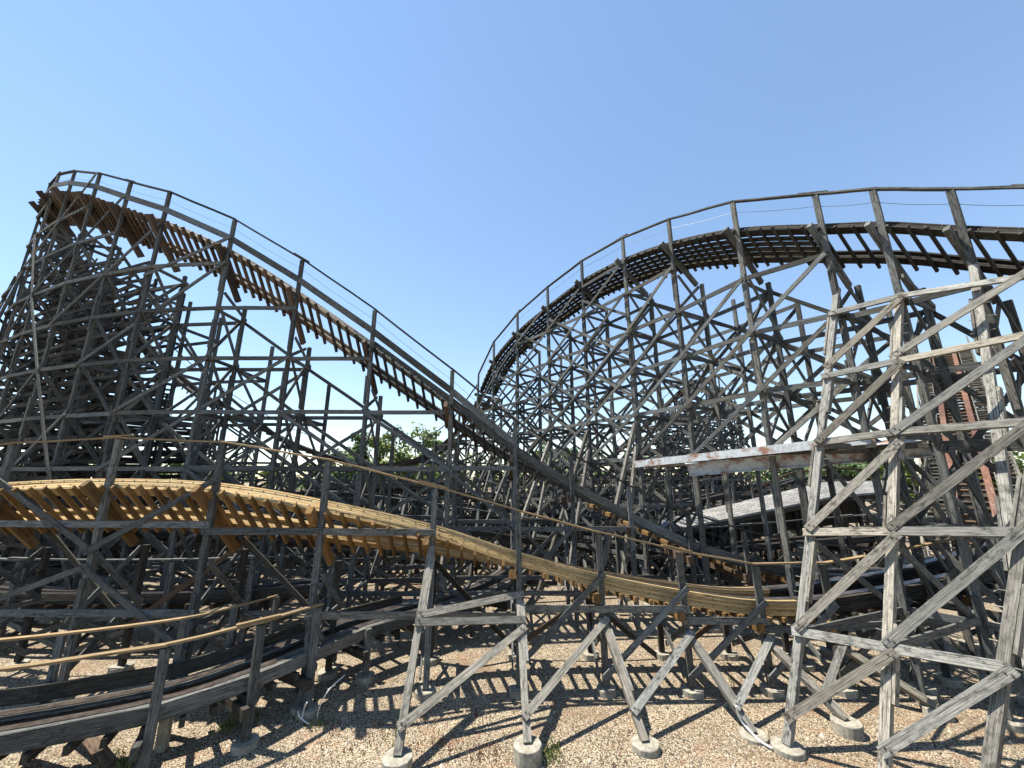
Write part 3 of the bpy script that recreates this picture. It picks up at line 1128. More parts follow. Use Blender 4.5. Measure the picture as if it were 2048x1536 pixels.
# ------------------------------------------------------------------ E: low track in the left foreground
E_ = Run('coaster_track', 'low grey coaster track with two pale handrails curving across the bottom left corner', 'coaster track',
         [(1.3, 20.6, 1.25, 0.05, 0), (0.9, 18.8, 1.25, 0.05, 0), (0.4, 17.2, 1.25, 0.05, 0), (-0.3, 15.6, 1.25, 0.05, 0), (-1.3, 14.2, 1.25, 0.05, 0), (-2.6, 12.9, 1.25, 0.05, 0), (-3.85, 11.6, 1.25, 0.05, 0),
          (-4.62, 10.15, 2.2, 1.0, 0), (-5.27, 9.05, 2.2, 1.0, 2), (-6.35, 8.0, 2.17, 1.0, 3), (-8.5, 7.1, 2.13, 1.0, 4), (-10.6, 6.6, 2.1, 1.0, 4), (-12.8, 6.4, 2.1, 1.0, 4)], wi=1.35, gauge=1.15)
E_.bents(M['grey'], [], cap_mat=M['dark'], brace='n', scab=False, base=0.08, cap=(0.12, 0.20))
E_.rails(M['grey'], layers=7)
E_.ties(M['dark'], spacing=0.5, over=0.1)
E_.handrail(M['tan'], w=0.12, t=0.04, cable=False, i0=7)
mb = MB()                                             # far-side rail of the same track
pts = [E_.inner(b, 0.12) + Vector((0, 0, b['zr'] - 0.02)) for b in E_.b[7:]]
for i in range(len(pts) - 1):
    q = [catmull(pts[max(i - 1, 0)], pts[i], pts[i + 1], pts[min(i + 2, len(pts) - 1)], k / 4) for k in range(5)]
    mb.ring_tube([[p + Vector((0, -0.06, 0)), p + Vector((0, -0.06, 0.04)), p + Vector((0, 0.06, 0.04)), p + Vector((0, 0.06, 0))] for p in q], [0.5 * k for k in range(5)])
mb.build('handrail', M['tan'], E_.root)
for b in E_.b[7:]:
    q = E_.inner(b, 0.12)
    one('rail_post', M['grey'], E_.root, q + Vector((0, 0, 0.05)), q + Vector((0, 0, b['zr'] - 0.02)), 0.11, 0.11, face=b['n'])
for i in range(5, 12):                                # outer fascia plank along the near stack
    a, c = E_.b[i], E_.b[i + 1]
    pa = a['o'] + a['n'] * 0.14 + Vector((0, 0, a['ze'] - 0.12))
    pc = c['o'] + c['n'] * 0.14 + Vector((0, 0, c['ze'] - 0.12))
    one('fascia_plank', M['grey'], E_.root, pa, pc, 0.26, 0.05, face=a['n'])
    g_ = E_.gauge + 0.26
    one('guard_plank', M['dark'], E_.root, a['o'] + a['n'] * g_ + Vector((0, 0, a['ze'] + 0.08)), c['o'] + c['n'] * g_ + Vector((0, 0, c['ze'] + 0.08)), 0.28, 0.05, face=a['n'])

# ------------------------------------------------------------------ F: far twisted hill, seen through the right hill
F = Run('coaster_hill', 'small distant coaster hill with a dense dark tower behind the right hill', 'coaster hill',
        [(27.0, 55, 6, 1, 20), (28.5, 52, 7, 1, 30), (28.8, 49.5, 8.6, 1, 35), (28.0, 46.9, 10.6, 1, 38), (26.6, 44.6, 12.8, 1, 38), (24.8, 42.7, 14.6, 1, 36), (22.8, 41.2, 15.9, 1, 30), (20.6, 40, 16.3, 1, 20),
         (18.2, 39.4, 15.2, 1, 10), (15.6, 39.1, 13.0, 1, 0), (13.0, 39, 10.6, 1, 0), (10.4, 38.8, 8.5, 1, 0), (7.8, 38.6, 7.1, 1, 0), (5, 38.6, 6.4, 1, 0), (2.2, 38.7, 6.6, 1, 0), (-0.6, 39, 7.6, 1, 0)], wi=2.0)
F.near = False
F.bents(M['grey'], lvC[:7], single=False, scab=False)
F.thirdrow(M['dark'], list(range(0, 13)), lvC)
F.rails(M['brown'], layers=3, lt=0.1)
F.ties(M['grey'], spacing=0.6)
F.ledgers(M['grey'], [0.9 + 1.35 * k for k in range(12)], rows=('o', 'i'))
F.diagonals(M['grey'], lvC[:7], pat='x')
F.handrail(M['grey'], cable=False)

# ------------------------------------------------------------------ H: far arched track behind the roof
H_ = Run('coaster_track', 'distant low curve of coaster track arching in front of the trees behind the shingled roof', 'coaster track',
         [bent_px(2000, 994, 37, .55, 0), bent_px(1910, 978, 36, .55, 0), bent_px(1825, 957, 35, .55, 0), bent_px(1742, 943, 34, .55, 0), bent_px(1662, 938, 34, .55, 0), bent_px(1590, 947, 34, .55, 0),
          bent_px(1530, 970, 34.5, .55, 0), bent_px(1478, 997, 35.5, .55, 0), bent_px(1430, 1014, 36.5, .55, 0), bent_px(1370, 1026, 37.5, .55, 0)], wi=2.0)
H_.near = False
H_.bents(M['grey'], [1.5, 3.2], single=False, scab=False)
H_.rails(M['dark'], layers=3, lt=0.1)
H_.ties(M['grey'], spacing=0.6)
H_.ledgers(M['grey'], [1.5, 3.2])
H_.diagonals(M['grey'], [0.1, 1.5, 3.2], pat='x')
H_.handrail(M['brown'], cable=False, w=0.16, t=0.17)

# ------------------------------------------------------------------ low background runs filling the ground level
bg = []
bg.append((Run('coaster_track', 'low dark coaster track on short legs just behind the big left drop', 'coaster track', dense([(17.5, 19.6, 3.4, 1, 0), (14.8, 20.2, 3.1, 1, 0), (12.0, 20.6, 2.8, 1, 0), (9.2, 20.9, 2.6, 1, 0), (6.4, 21, 2.6, 1, 0), (3.6, 21, 2.8, 1, 0), (0.8, 21, 3.1, 1, 3), (-2, 21, 3.5, 1, 8), (-4.8, 21.1, 3.9, 1, 12),
                (-7.6, 21.4, 4.2, 1, 16), (-10.4, 22, 4.4, 1, 18), (-13, 22.9, 4.4, 1, 18), (-15.6, 24, 4.2, 1, 14), (-18.2, 25, 3.9, 1, 8), (-21, 25.6, 3.6, 1, 4), (-24, 26, 3.4, 1, 0), (-27, 26.2, 3.2, 1, 0)])), 1.6, [1.5]))
bg.append((Run('coaster_track', 'far grey coaster track crossing at ground level in front of the trees', 'coaster track', dense([(22, 29.5, 4.4, 1, 0), (19, 29.2, 4.7, 1, 0), (16, 28.9, 4.9, 1, 0), (13, 28.6, 5.0, 1, 0), (10, 28.2, 4.8, 1, 0), (7, 27.6, 4.4, 1, 0), (4, 27, 4.0, 1, 0), (1, 26.6, 3.6, 1, 0), (-2, 26.4, 3.4, 1, 0),
                (-5, 26.4, 3.6, 1, 4), (-8, 26.8, 4.0, 1, 8), (-11, 27.4, 4.5, 1, 12), (-14, 28, 5.0, 1, 12), (-17, 28.3, 5.2, 1, 8), (-20, 28.2, 5.0, 1, 0), (-23, 28, 4.7, 1, 0)])), 1.9, [1.4, 2.8]))
bg.append((Run('coaster_track', 'farthest grey coaster track, a low line of braced posts under the tree crowns', 'coaster track', dense([(34, 46, 6.0, 1, 0), (30, 45.4, 5.6, 1, 0), (26, 45, 5.0, 1, 0), (22, 44.8, 4.6, 1, 0), (18, 44.6, 4.3, 1, 0), (14, 44.6, 4.2, 1, 0), (10, 44.6, 4.4, 1, 0), (6, 44.6, 4.8, 1, 0), (2, 44.6, 5.3, 1, 0), (-2, 44.6, 5.7, 1, 0),
                (-6, 44.4, 5.8, 1, 0), (-10, 44, 5.5, 1, 0), (-14, 43.6, 5.0, 1, 0), (-18, 43.2, 4.6, 1, 0), (-22, 43, 4.4, 1, 0), (-26, 43, 4.6, 1, 0), (-31, 43.4, 5.2, 1, 0), (-36, 44, 6, 1, 0)])), 2.4, [1.5, 3.0]))
bg.append((Run('coaster_track', 'dark low coaster track close behind the grey posts of the yellow track', 'coaster track',
               [(-6.0, 13.9, 2.7, 1, 0), (-8.4, 13.5, 2.6, 1, 4), (-10.8, 13.25, 2.6, 1, 8), (-13.2, 13.15, 2.6, 1, 10), (-15.6, 13.2, 2.6, 1, 10), (-18, 13.5, 2.6, 1, 8), (-20.5, 14, 2.6, 1, 6), (-23, 14.6, 2.6, 1, 4)],
               wi=1.25, gauge=1.2), 0.0, [1.0]))
bg.append((Run('coaster_track', 'dark low coaster track in the shade under the big left hill', 'coaster track',
               [(-3.6, 18.6, 3.4, 1, 0), (-5.8, 18.1, 3.5, 1, 4), (-8, 17.8, 3.6, 1, 8), (-10.4, 17.7, 3.7, 1, 10), (-12.8, 17.9, 3.8, 1, 12), (-15.2, 18.3, 3.8, 1, 12), (-17.5, 18.9, 3.8, 1, 12), (-20, 19.7, 3.8, 1, 10),
                (-22.5, 20.5, 3.8, 1, 8)]), 0.0, [1.3]))
bg.append((Run('coaster_track', 'grey coaster track at middle distance, its braced posts crowding the gap below the tree crowns', 'coaster track', dense([
               (13, 24.0, 5.2, 1, 0), (10, 23.8, 4.6, 1, 0), (7, 23.8, 4.0, 1, 0), (4, 23.9, 3.9, 1, 0), (1, 24.1, 4.3, 1, 0), (-2, 24.4, 5.0, 1, 4), (-5, 24.7, 5.6, 1, 8), (-8, 25.0, 5.8, 1, 10), (-11, 25.2, 5.6, 1, 8),
               (-14, 25.6, 5.2, 1, 4), (-17, 26.4, 5.0, 1, 0)])), 2.2, [1.3, 2.6, 3.9]))
for run, spread, lv in bg:
    run.near = False
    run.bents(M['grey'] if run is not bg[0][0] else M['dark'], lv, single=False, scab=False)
    run.rails(M['dark'], layers=3, lt=0.1)
    run.ties(M['brown'], spacing=0.7)
    run.ledgers(M['grey'], lv)
    run.diagonals(M['grey'], [0.1] + lv, pat='x')
    run.handrail(M['grey'], cable=False)
    for i, b in enumerate(run.b):
        if not spread:
            continue
        for s_, o in ((-1, b['o']), (1, run.inner(b))):
            one('batter_leg', M['pale'] if i % 2 else M['grey'], b['obj'], o + Vector((0, 0, max(1.0, b['ze'] - 0.5))), o + b['n'] * s_ * spread, 0.13, 0.13, face=b['t'])

# ------------------------------------------------------------------ K: lift hill
K0, K1 = Vector((20.0, 17.6, 1.2)), Vector((43.5, 37.0, 17.6))
lift = thing('lift_hill', 'steep red-brown lift track with pale stair treads climbing away behind the right hill legs', 'lift hill', (K0.x, K0.y, 0))
dK = (K1 - K0).normalized()
sK = dK.cross(Vector((0, 0, 1))).normalized()
uK = sK.cross(dK).normalized()
LK = (K1 - K0).length
for sg in (-1, 1):
    mb = MB()
    for l in range(4):
        d = 0
        while d < LK:
            e = min(LK, d + R.uniform(3, 4.4))
            c = sK * sg * 0.66 + uK * (0.08 * l - 0.32)
            mb.board(K0 + dK * d + c, K0 + dK * (e - 0.01) + c, 0.28, 0.075, face=uK, jit=0.004)
            d = e
    mb.build('track_rail', M['red'], lift)
    tr = MB()
    d = 0.1
    while d < LK:
        c = K0 + dK * d + sK * sg * 1.35 - uK * 0.1
        tr.board(c - sK * 0.38, c + sK * 0.38, 0.26, 0.04, face=(0, 0, 1), segs=1)
        d += 0.42
    tr.build('stair_treads', M['pale'], lift, kind='stuff')
    for q in (0.98, 1.72):
        one('stair_stringer', M['pale'], lift, K0 + sK * sg * q - uK * 0.22, K1 + sK * sg * q - uK * 0.22, 0.24, 0.05, face=sK)
    one('handrail', M['pale'], lift, K0 + sK * sg * 1.75 + Vector((0, 0, 1.0)), K1 + sK * sg * 1.75 + Vector((0, 0, 1.0)), 0.1, 0.05, face=(0, 0, 1))
    d = 0.5
    while d < LK:
        c = K0 + dK * d + sK * sg * 1.75
        one('rail_post', M['pale'], lift, c - uK * 0.3, c + Vector((0, 0, 1.0)), 0.09, 0.09, face=sK)
        d += 2.4
tb = MB()
d = 0.2
while d < LK:
    c = K0 + dK * d - uK * 0.46
    tb.board(c - sK * 1.75, c + sK * 1.75, 0.12, 0.16, face=uK, segs=1)
    d += 0.62
tb.build('cross_ties', M['brown'], lift, kind='stuff')
d = 1.0
while d < LK:
    c = K0 + dK * d
    mb = MB()
    zt = c.z - 0.6
    if zt > 0.6:
        for q in (-1.6, -0.6, 0.6, 1.6):
            p = c + sK * q
            mb.board((p.x, p.y, 0), (p.x, p.y, zt), 0.15, 0.13, face=sK)
        z = 1.6
        while z < zt:
            mb.board(Vector((c.x, c.y, z)) - sK * 1.8, Vector((c.x, c.y, z)) + sK * 1.8, 0.15, 0.05, face=dK)
            if z + 2 < zt:
                mb.board(Vector((c.x, c.y, z)) - sK * 1.6 + dK * 0.1, Vector((c.x, c.y, z + 2)) + sK * 1.6 + dK * 0.1, 0.14, 0.05, face=dK)
                mb.board(Vector((c.x, c.y, z)) + sK * 1.6 - dK * 0.1, Vector((c.x, c.y, z + 2)) - sK * 1.6 - dK * 0.1, 0.14, 0.05, face=dK)
            z += 2.0
        mb.build('trestle_bent', M['grey'], lift)
    d += 2.7

# ------------------------------------------------------------------ galvanised steel beams under the right hill


def ibeam(p, q, h, wd, label):
    mb = MB()
    up = Vector((0, 0, 1))
    d, a, b = perp_axes(q - p, (0.6, -0.8, 0))
    mb.board(p, q, h, 0.03, face=b, segs=4, jit=0.0)
    upv = a if a.z > 0 else -a
    for s_ in (-1, 1):
        mb.board(p + upv * s_ * (h / 2 + 0.013), q + upv * s_ * (h / 2 + 0.013), wd, 0.026, face=upv, segs=4, jit=0.0)
    t = 0.0
    L = (q - p).length
    while t < L:                                    # stiffeners and bolts
        c = p + d * t
        mb.rod(c - b * 0.03 - upv * h * 0.3, c + b * 0.03 - upv * h * 0.3, 0.02, 6)
        mb.rod(c - b * 0.03 + upv * h * 0.3, c + b * 0.03 + upv * h * 0.3, 0.02, 6)
        t += 0.9
    o = mb.build('steel_beam', M['galv'])
    tag(o, label, 'steel beam')


ibeam(W(1279, 930, 16.0), W(1746, 881, 10.25), 0.58, 0.26, 'upper rust-streaked galvanised steel beam, its left end sticking out farther left')
ibeam(W(1376, 937, 14.2), W(1858, 893, 10.0), 0.42, 0.26, 'lower rust-streaked galvanised steel beam tucked in front of the other steel beam')

# ------------------------------------------------------------------ shingled roof
roof = thing('shelter', 'long open shelter with grey shingled roof behind the steel beams', 'shelter', (11, 24, 0))
a0, a1, a2 = W(1325, 1064, 21.5), W(1663, 993, 23.5), W(1820, 978, 24.4)
e0, e1, e2 = W(1318, 1041, 22.9), W(1647, 964, 25.0), W(1800, 960, 25.4)
mb = MB()


def roof_quad(p, q, r_, s_, th=0.12):
    L = (q - p).length
    hh = (s_ - p).length
    mb.quad([p, q, r_, s_], 0.5, ((0, 0), (L, 0), (L, hh), (0, hh)))
    dn = Vector((0, 0, -th))
    mb.quad([s_ + dn, r_ + dn, q + dn, p + dn], 0.2, ((0, 0), (L, 0), (L, hh), (0, hh)))
    mb.quad([p + dn, q + dn, q, p], 0.2, ((0, 0), (L, 0), (L, th), (0, th)))


roof_quad(a0, a1, e1, e0)
roof_quad(a1 + Vector((0, 0, 0.003)), a2, e2, e1)
back = [p + Vector((0.6, 3.0, -0.9)) for p in (e0, e1, e2)]
roof_quad(e0, e1, back[1], back[0])
roof_quad(e1, e2, back[2], back[1])
roof_quad(a2, a2 + Vector((0.6, 1.2, 0)), e2, e2)
mb.build('roof', M['shingle'], roof)
for k in range(9):
    t = k / 8
    p = (a0.lerp(a1, t / 0.62) if t < 0.62 else a1.lerp(a2, (t - 0.62) / 0.38)) + Vector((0.1, 0.35, -0.1))
    one('post', M['dark'], roof, (p.x, p.y, 0), (p.x, p.y, p.z), 0.16, 0.16, face=(0, -1, 0))
    p2 = p + Vector((0.3, 3.6, 0))
    one('post', M['dark'], roof, (p2.x, p2.y, 0), (p2.x, p2.y, p.z + 0.3), 0.16, 0.16, face=(0, -1, 0))
for (p, q) in ((a0, a1), (a1, a2)):
    one('eave_beam', M['dark'], roof, p + Vector((0, 0.2, -0.26)), q + Vector((0, 0.2, -0.26)), 0.22, 0.1, face=(0, -1, 0))
    one('back_wall', M['dark'], roof, p + Vector((0.3, 4.2, -1.6)), q + Vector((0.3, 4.2, -1.6)), 1.5, 0.08, face=(0, -1, 0))

# ------------------------------------------------------------------ footings


def foot_mesh(r0, h, seed):
    rr = random.Random(seed)
    mb = MB()
    k = 20
    rings = []
    for z, f in ((-0.25, 1.02), (h - 0.015, 1.0), (h, 0.97)):
        rings.append([Vector((math.cos(2 * math.pi * j / k) * r0 * f * (1 + rr.uniform(-0.012, 0.012)), math.sin(2 * math.pi * j / k) * r0 * f * (1 + rr.uniform(-0.012, 0.012)),
                              z + (rr.uniform(-0.006, 0.006) if z > 0 else 0))) for j in range(k)])
    mb.ring_tube(rings, [0, h, h + 0.02], 0.5)
    return mb


foot_labels = {0: 'tall round concrete footing under the leftmost pale slanted leg, nearest the bottom edge',
               1: 'tall round concrete footing under the second pale slanted leg from the left',
               2: 'low round concrete footing under the third pale slanted leg from the left',
               3: 'nearly buried concrete footing where a white conduit runs to the ground',
               4: 'round concrete footing under the slanted leg seen between the two big front legs',
               5: 'round concrete footing beneath the farthest right slanted leg of the yellow track',
               6: 'low sloping concrete footing under the leaning left front leg of the right hill',
               7: 'concrete footing under the second front leg of the right hill, at the bottom edge',
               8: 'concrete footing under the third front leg of the right hill, beyond the right edge',
               9: 'concrete footing under the big leg in the bottom right corner'}
for k, (p, r0, h) in enumerate(feet):
    if k in (8,):
        continue
    o = foot_mesh(r0, h, k).build('concrete_footing', M['concrete'], origin=(0, 0, 0))
    o.location = (p.x, p.y, 0)
    tag(o, foot_labels[k], 'footing', 'round concrete footings under the posts')
proto = foot_mesh(0.25, 0.14, 77).build('concrete_footing', M['concrete'], origin=(0, 0, 0))
spots = []
rows_ = [(A, 'flat round concrete footing under a front post of the yellow track', 'o'), (A, 'round concrete footing under a back post of the yellow track', 'i'),
         (C, 'round concrete footing under an outer upright of the right hill', 'o'), (C, 'round concrete footing under an inner upright of the right hill', 'i'),
         (E_, 'round concrete footing under the low track in the bottom left corner', 'o')]
for run, lab, side in rows_:
    for b in run.b:
        p = b['o'] if side == 'o' else run.inner(b)
        if run is E_ and p.y > 12:
            continue
        z = depth(Vector((p.x, p.y, 0)))
        if z < 2 or abs(p.x / z) > 1.36:
            continue
        spots.append((p, lab))
first = True
for p, lab in spots:
    o = proto if first else proto.copy()
    if not first:
        COL.objects.link(o)
    first = False
    o.location = (p.x, p.y, R.uniform(-0.02, 0.01))
    o.rotation_euler = (R.uniform(-0.03, 0.03), R.uniform(-0.03, 0.03), R.uniform(0, 6))
    s_ = R.uniform(0.92, 1.1)
    o.scale = (s_, s_, 1)
    tag(o, lab, 'footing', lab.split(' under ')[1].join(('footings under ', '')))
for (p0, p1, lab) in ((G(322, 1500, 0.0), 0.62, 'square grey concrete stub beside the post in the bottom left corner'),):
    mb = MB()
    mb.board((p0.x, p0.y, -0.1), (p0.x, p0.y, p1), 0.17, 0.17, face=(0.3, -1, 0))
    tag(mb.build('concrete_stub', M['concrete']), lab, 'concrete stub')
mb = MB()
p0 = G(140, 1478, 0)
mb.board(p0 + Vector((0, 0, 0.35)), G(222, 1532, 0.03), 0.12, 0.2, face=(0.8, 0.3, 0.2))
tag(mb.build('timber_prop', M['brown']), 'short brown timber prop lying on the gravel under the low track', 'timber prop')

# ------------------------------------------------------------------ conduits
for pts_, rad_, lab in (([G(1545, 1497, 0.05), G(1520, 1482, 0.05), G(1500, 1462, 0.12), G(1482, 1440, 0.22) + Vector((0, 0, 0)), G(1475, 1425, 0.35), G(1473, 1412, 0.5)], 0.022,
                         'white bent conduit pipe leaning on a slanted pale leg'),
                        ([G(604, 1440, 0.02), G(606, 1428, 0.15), G(609, 1415, 0.35), G(614, 1405, 0.5)], 0.014, 'short white conduit rising beside the post foot'),
                        ([G(634, 1440, 0.0), G(636, 1425, 0.2), G(645, 1400, 0.5), G(662, 1375, 0.7), G(690, 1350, 0.8)], 0.011, 'long grey conduit curving up in the shade beside the post'),
                        ([G(596, 1422, 0.2), G(598, 1432, 0.1), G(606, 1440, 0.05), G(617, 1448, 0.03)], 0.015, 'hooked white conduit lying at the post foot')):
    mb = MB()
    dense = []
    for i in range(len(pts_) - 1):
        for k in range(4):
            dense.append(catmull(pts_[max(i - 1, 0)], pts_[i], pts_[i + 1], pts_[min(i + 2, len(pts_) - 1)], k / 4))
    dense.append(pts_[-1])
    mb.pipe(dense, rad_, 8)
    tag(mb.build('conduit_pipe', M['pvc'], smooth=True), lab, 'conduit pipe')

# ------------------------------------------------------------------ trees


def crown(mb, c, rx, ry, rz, nclump, nleaf, size, rr):
    for _ in range(nclump):
        while True:
            q = Vector((rr.uniform(-1, 1), rr.uniform(-1, 1), rr.uniform(-1, 1)))
            if 0.35 < q.length < 1:
                break
        cc = c + Vector((q.x * rx, q.y * ry, q.z * rz))
        cr = rr.uniform(0.16, 0.3) * (rx + rz) / 2
        tone = rr.uniform(0.15, 0.85)
        for _ in range(nleaf):
            d = Vector((rr.gauss(0, 1), rr.gauss(0, 1), rr.gauss(0, 0.8)))
            d = d.normalized() * cr * rr.random() ** 0.4
            p = cc + d
            nrm = (d.normalized() + Vector((rr.uniform(-1, 1), rr.uniform(-1, 1), rr.uniform(0, 1.2)))).normalized()
            _, a, b = perp_axes(nrm, (rr.uniform(-1, 1), rr.uniform(-1, 1), rr.uniform(-1, 1)))
            s_ = size * rr.uniform(0.6, 1.3)
            mb.quad([p - a * s_ * 0.5, p + b * s_ * 0.35, p + a * s_ * 0.5, p - b * s_ * 0.35], min(1, max(0, tone + rr.uniform(-0.25, 0.25))))


def tree(x, y, h, rx, label, group, mat='leaf', seed=0, nclump=34, nleaf=46, size=0.5):
    rr = random.Random(seed)
    t = thing('tree', label, 'tree', (x, y, 0), group)
    mb = MB()
    base = Vector((x, y, 0))
    top = base + Vector((rr.uniform(-0.5, 0.5), rr.uniform(-0.5, 0.5), h * 0.8))
    k = 7

    def limb(p0, p1, r0, r1):
        d, a, b = perp_axes(p1 - p0, (0.3, 1, 0.1))
        rings = []
        for i in range(4):
            q = p0.lerp(p1, i / 3) + (a * rr.uniform(-0.1, 0.1) + b * rr.uniform(-0.1, 0.1)) * (1 if 0 < i < 3 else 0)
            r_ = r0 + (r1 - r0) * i / 3
            rings.append([q + a * math.cos(6.283 * j / k) * r_ + b * math.sin(6.283 * j / k) * r_ for j in range(k)])
        mb.ring_tube(rings, [0, 0.5, 1, 1.5])
    limb(base - Vector((0, 0, 0.1)), top, 0.035 * h * 0.8, 0.04)
    for _ in range(6):
        s0 = base.lerp(top, rr.uniform(0.4, 0.85))
        an = rr.uniform(0, 6.283)
        limb(s0, s0 + Vector((math.cos(an) * rx * 0.7, math.sin(an) * rx * 0.7, h * rr.uniform(0.1, 0.25))), 0.012 * h, 0.02)
    mb.build('trunk', M['bark'], t)
    mb = MB()
    crown(mb, base + Vector((0, 0, h * 0.64)), rx, rx, h * 0.38, nclump, nleaf, size, rr)
    mb.build('crown', M[mat], t)


gT = 'trees beyond the coaster'
TR = [(708, 872, 46, 'leftmost leafy tree seen in the gap under the big left drop', 'leaf'), (765, 862, 48, 'broad leafy tree rising in the middle of the gap under the left drop', 'leaf_light'),
      (838, 852, 50, 'tallest pale leafy tree beside the foot of the big left drop', 'leaf_light'),
      (1110, 880, 56, 'leafy tree glimpsed between the braces at the left foot of the right hill', 'leaf'),
      (1545, 932, 52, 'dark green tree seen just right of the dense far tower', 'leaf'), (1600, 930, 55, 'mid green tree between the far tower and the first big front leg', 'leaf'),
      (1670, 922, 52, 'rounded green tree seen just right of the first big front leg', 'leaf'), (1735, 922, 55, 'bluish green tree seen left of the second big front leg', 'leaf'),
      (1812, 914, 44, 'yellow green tree seen just right of the second big front leg', 'leaf_light')]
for k, (px, py, Y, lab, mt) in enumerate(TR):
    p = W(px, py, Y)
    tree(p.x, p.y, p.z, 3.6 + 0.5 * (k % 3), lab, gT, mt, 100 + k, 40, 60, 0.5)
rt = random.Random(5)
for k in range(40):
    x = -105 + k * 5.4 + rt.uniform(-1.5, 1.5)
    tree(x, 66 + rt.uniform(-4, 5), (rt.uniform(8.5, 10.5) if x > -20 else rt.uniform(7.0, 8.6)), rt.uniform(3.6, 4.6), 'green tree in the far line of woods behind the coaster', 'trees of the far woods behind the coaster', 'leaf' if k % 3 else 'leaf_light', 300 + k, 22, 34, 0.75)

# ------------------------------------------------------------------ weeds and loose stones
rw = random.Random(9)


def tuft(mb, x, y, n, h, spread):
    for _ in range(n):
        an = rw.uniform(0, 6.283)
        r_ = rw.uniform(0, spread)
        b = Vector((x + math.cos(an) * r_, y + math.sin(an) * r_, 0))
        tip = b + Vector((rw.uniform(-0.5, 0.5) * h, rw.uniform(-0.5, 0.5) * h, h * rw.uniform(0.5, 1.2)))
        s_ = Vector((rw.uniform(-1, 1), rw.uniform(-1, 1), 0)).normalized() * 0.012
        rr_ = rw.random()
        mb.quad([b - s_, b + s_, tip], rr_)
        c = b.lerp(tip, rw.uniform(0.4, 1.0))
        a = Vector((rw.uniform(-1, 1), rw.uniform(-1, 1), rw.uniform(-0.3, 0.3))) * 0.03
        e = Vector((rw.uniform(-1, 1), rw.uniform(-1, 1), rw.uniform(0, 1))) * 0.02
        mb.quad([c, c + e, c + a, c - e], rw.random())


red, grn = MB(), MB()
for (px, py, n) in ((880, 1485, 60), (960, 1508, 80), (990, 1512, 60), (820, 1500, 40), (660, 1470, 40), (900, 1500, 60), (1240, 1500, 20), (1560, 1510, 30), (760, 1450, 40), (950, 1430, 40), (1440, 1395, 30),
                    (730, 1480, 50), (700, 1500, 30), (1100, 1400, 30), (1480, 1370, 30), (850, 1440, 40)):
    p = G(px, py)
    tuft(red, p.x, p.y, n // 2, 0.09, 0.42)
for (px, py, n) in ((1095, 1515, 70), (1105, 1500, 40), (500, 1440, 60), (455, 1455, 60), (260, 1530, 50), (230, 1520, 40), (430, 1265, 60), (640, 1450, 30), (795, 1475, 30), (1700, 1370, 30), (1460, 1365, 20)):
    p = G(px, py)
    tuft(grn, p.x, p.y, n, 0.17, 0.3)
tag(red.build('dry_weeds', M['weed_red'], kind='stuff'), 'dry reddish weeds scattered over the gravel', 'weeds')
tag(grn.build('green_weeds', M['weed_green'], kind='stuff'), 'small green weeds growing by the footings', 'weeds')
st = MB()
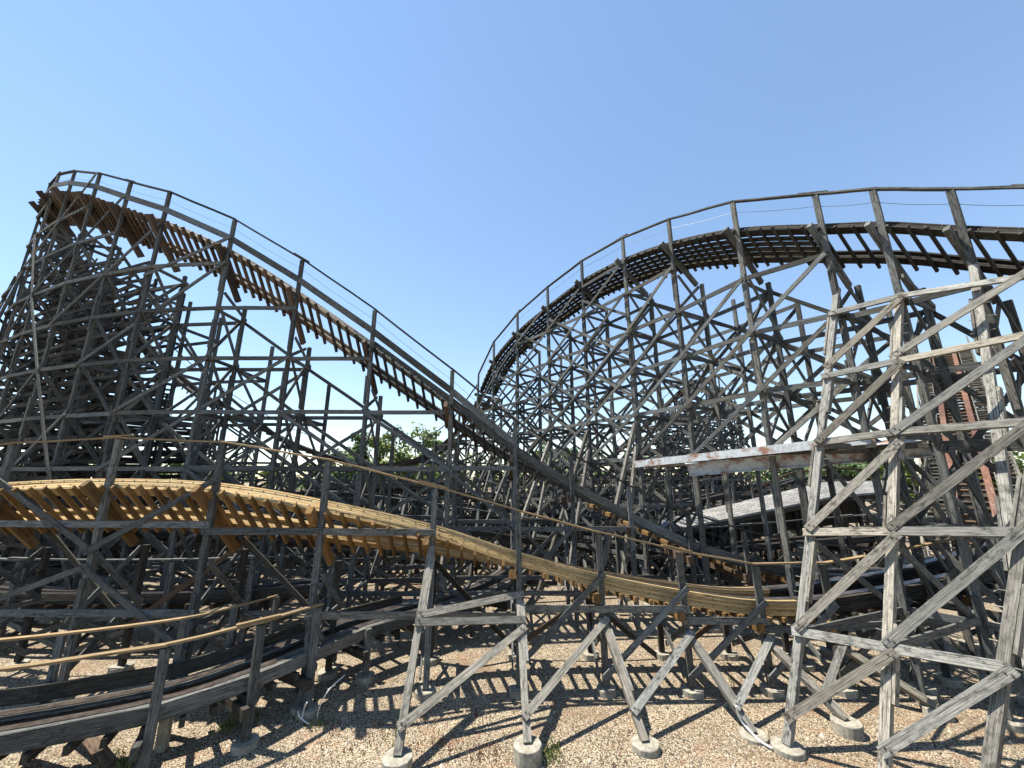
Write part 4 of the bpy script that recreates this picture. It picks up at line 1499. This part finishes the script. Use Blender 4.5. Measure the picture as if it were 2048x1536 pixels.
for _ in range(5200):
    Y = 7.2 + 16 * rw.random() ** 1.7
    X = rw.uniform(-1.25, 1.25) * Y
    s_ = rw.uniform(0.012, 0.03) * (1 if rw.random() < 0.97 else 2.2)
    c = Vector((X, Y, s_ * 0.25))
    rnd_ = rw.random()
    k0 = len(st.v)
    for vx in ((1, 0, 0), (0, 1, 0), (-1, 0, 0), (0, -1, 0), (0, 0, 0.7)):
        st.v.append((c.x + vx[0] * s_ * rw.uniform(0.7, 1.3), c.y + vx[1] * s_ * rw.uniform(0.7, 1.3), c.z + vx[2] * s_ - (0 if vx[2] else s_ * 0.3)))
        st.rnd.append(rnd_)
    for f in ((0, 1, 4), (1, 2, 4), (2, 3, 4), (3, 0, 4)):
        st.f.append(tuple(k0 + j for j in f))
        st.uv.append(((0, 0), (0.1, 0), (0.05, 0.1)))


def stone_mat():
    m, nt, b = new_mat('loose_stones')
    n = N(nt)
    at = n.add('ShaderNodeAttribute', attribute_name='rnd').outputs['Fac']
    n.link(n.ramp(at, [(0.0, (0.14, 0.09, 0.06)), (0.4, (0.31, 0.25, 0.17)), (0.8, (0.44, 0.37, 0.28)), (1.0, (0.56, 0.51, 0.43))]), b.inputs['Base Color'])
    b.inputs['Roughness'].default_value = 0.85
    return m


tag(st.build('loose_stones', stone_mat(), kind='stuff'), 'loose pale stones lying on the gravel', 'stones')

# ------------------------------------------------------------------ light
sun_dir = Vector((-0.385, 0.10, 0.92)).normalized()
el = math.asin(sun_dir.z)
az = math.atan2(sun_dir.x, sun_dir.y)
sd = bpy.data.lights.new('sun', 'SUN')
sd.energy = 4.8
sd.angle = rad(0.53)
sd.color = (1.0, 0.94, 0.83)
so = bpy.data.objects.new('sun', sd)
COL.objects.link(so)
so.rotation_euler = (-sun_dir).to_track_quat('-Z', 'Y').to_euler()
so.location = (0, 0, 60)
w = bpy.data.worlds.new('World')
scene.world = w
w.use_nodes = True
nt = w.node_tree
bgn = nt.nodes['Background']
sky = nt.nodes.new('ShaderNodeTexSky')
sky.sky_type = 'NISHITA'
sky.sun_disc = False
sky.sun_elevation = el
sky.sun_rotation = az
sky.air_density = 1.0
sky.dust_density = 0.0
sky.ozone_density = 1.0
gm = nt.nodes.new('ShaderNodeGamma')
gm.inputs[1].default_value = 0.75
nt.links.new(sky.outputs[0], gm.inputs[0])
hs = nt.nodes.new('ShaderNodeHueSaturation')
hs.inputs['Saturation'].default_value = 1.16
nt.links.new(gm.outputs[0], hs.inputs['Color'])
nt.links.new(hs.outputs[0], bgn.inputs[0])
bgn.inputs[1].default_value = 0.15

vs = scene.view_settings
vs.view_transform = 'Standard'
vs.look = 'None'
vs.exposure = 1.2
vs.gamma = 1.0
scene.render.film_transparent = False
scene.cycles.max_bounces = 5
scene.cycles.diffuse_bounces = 3
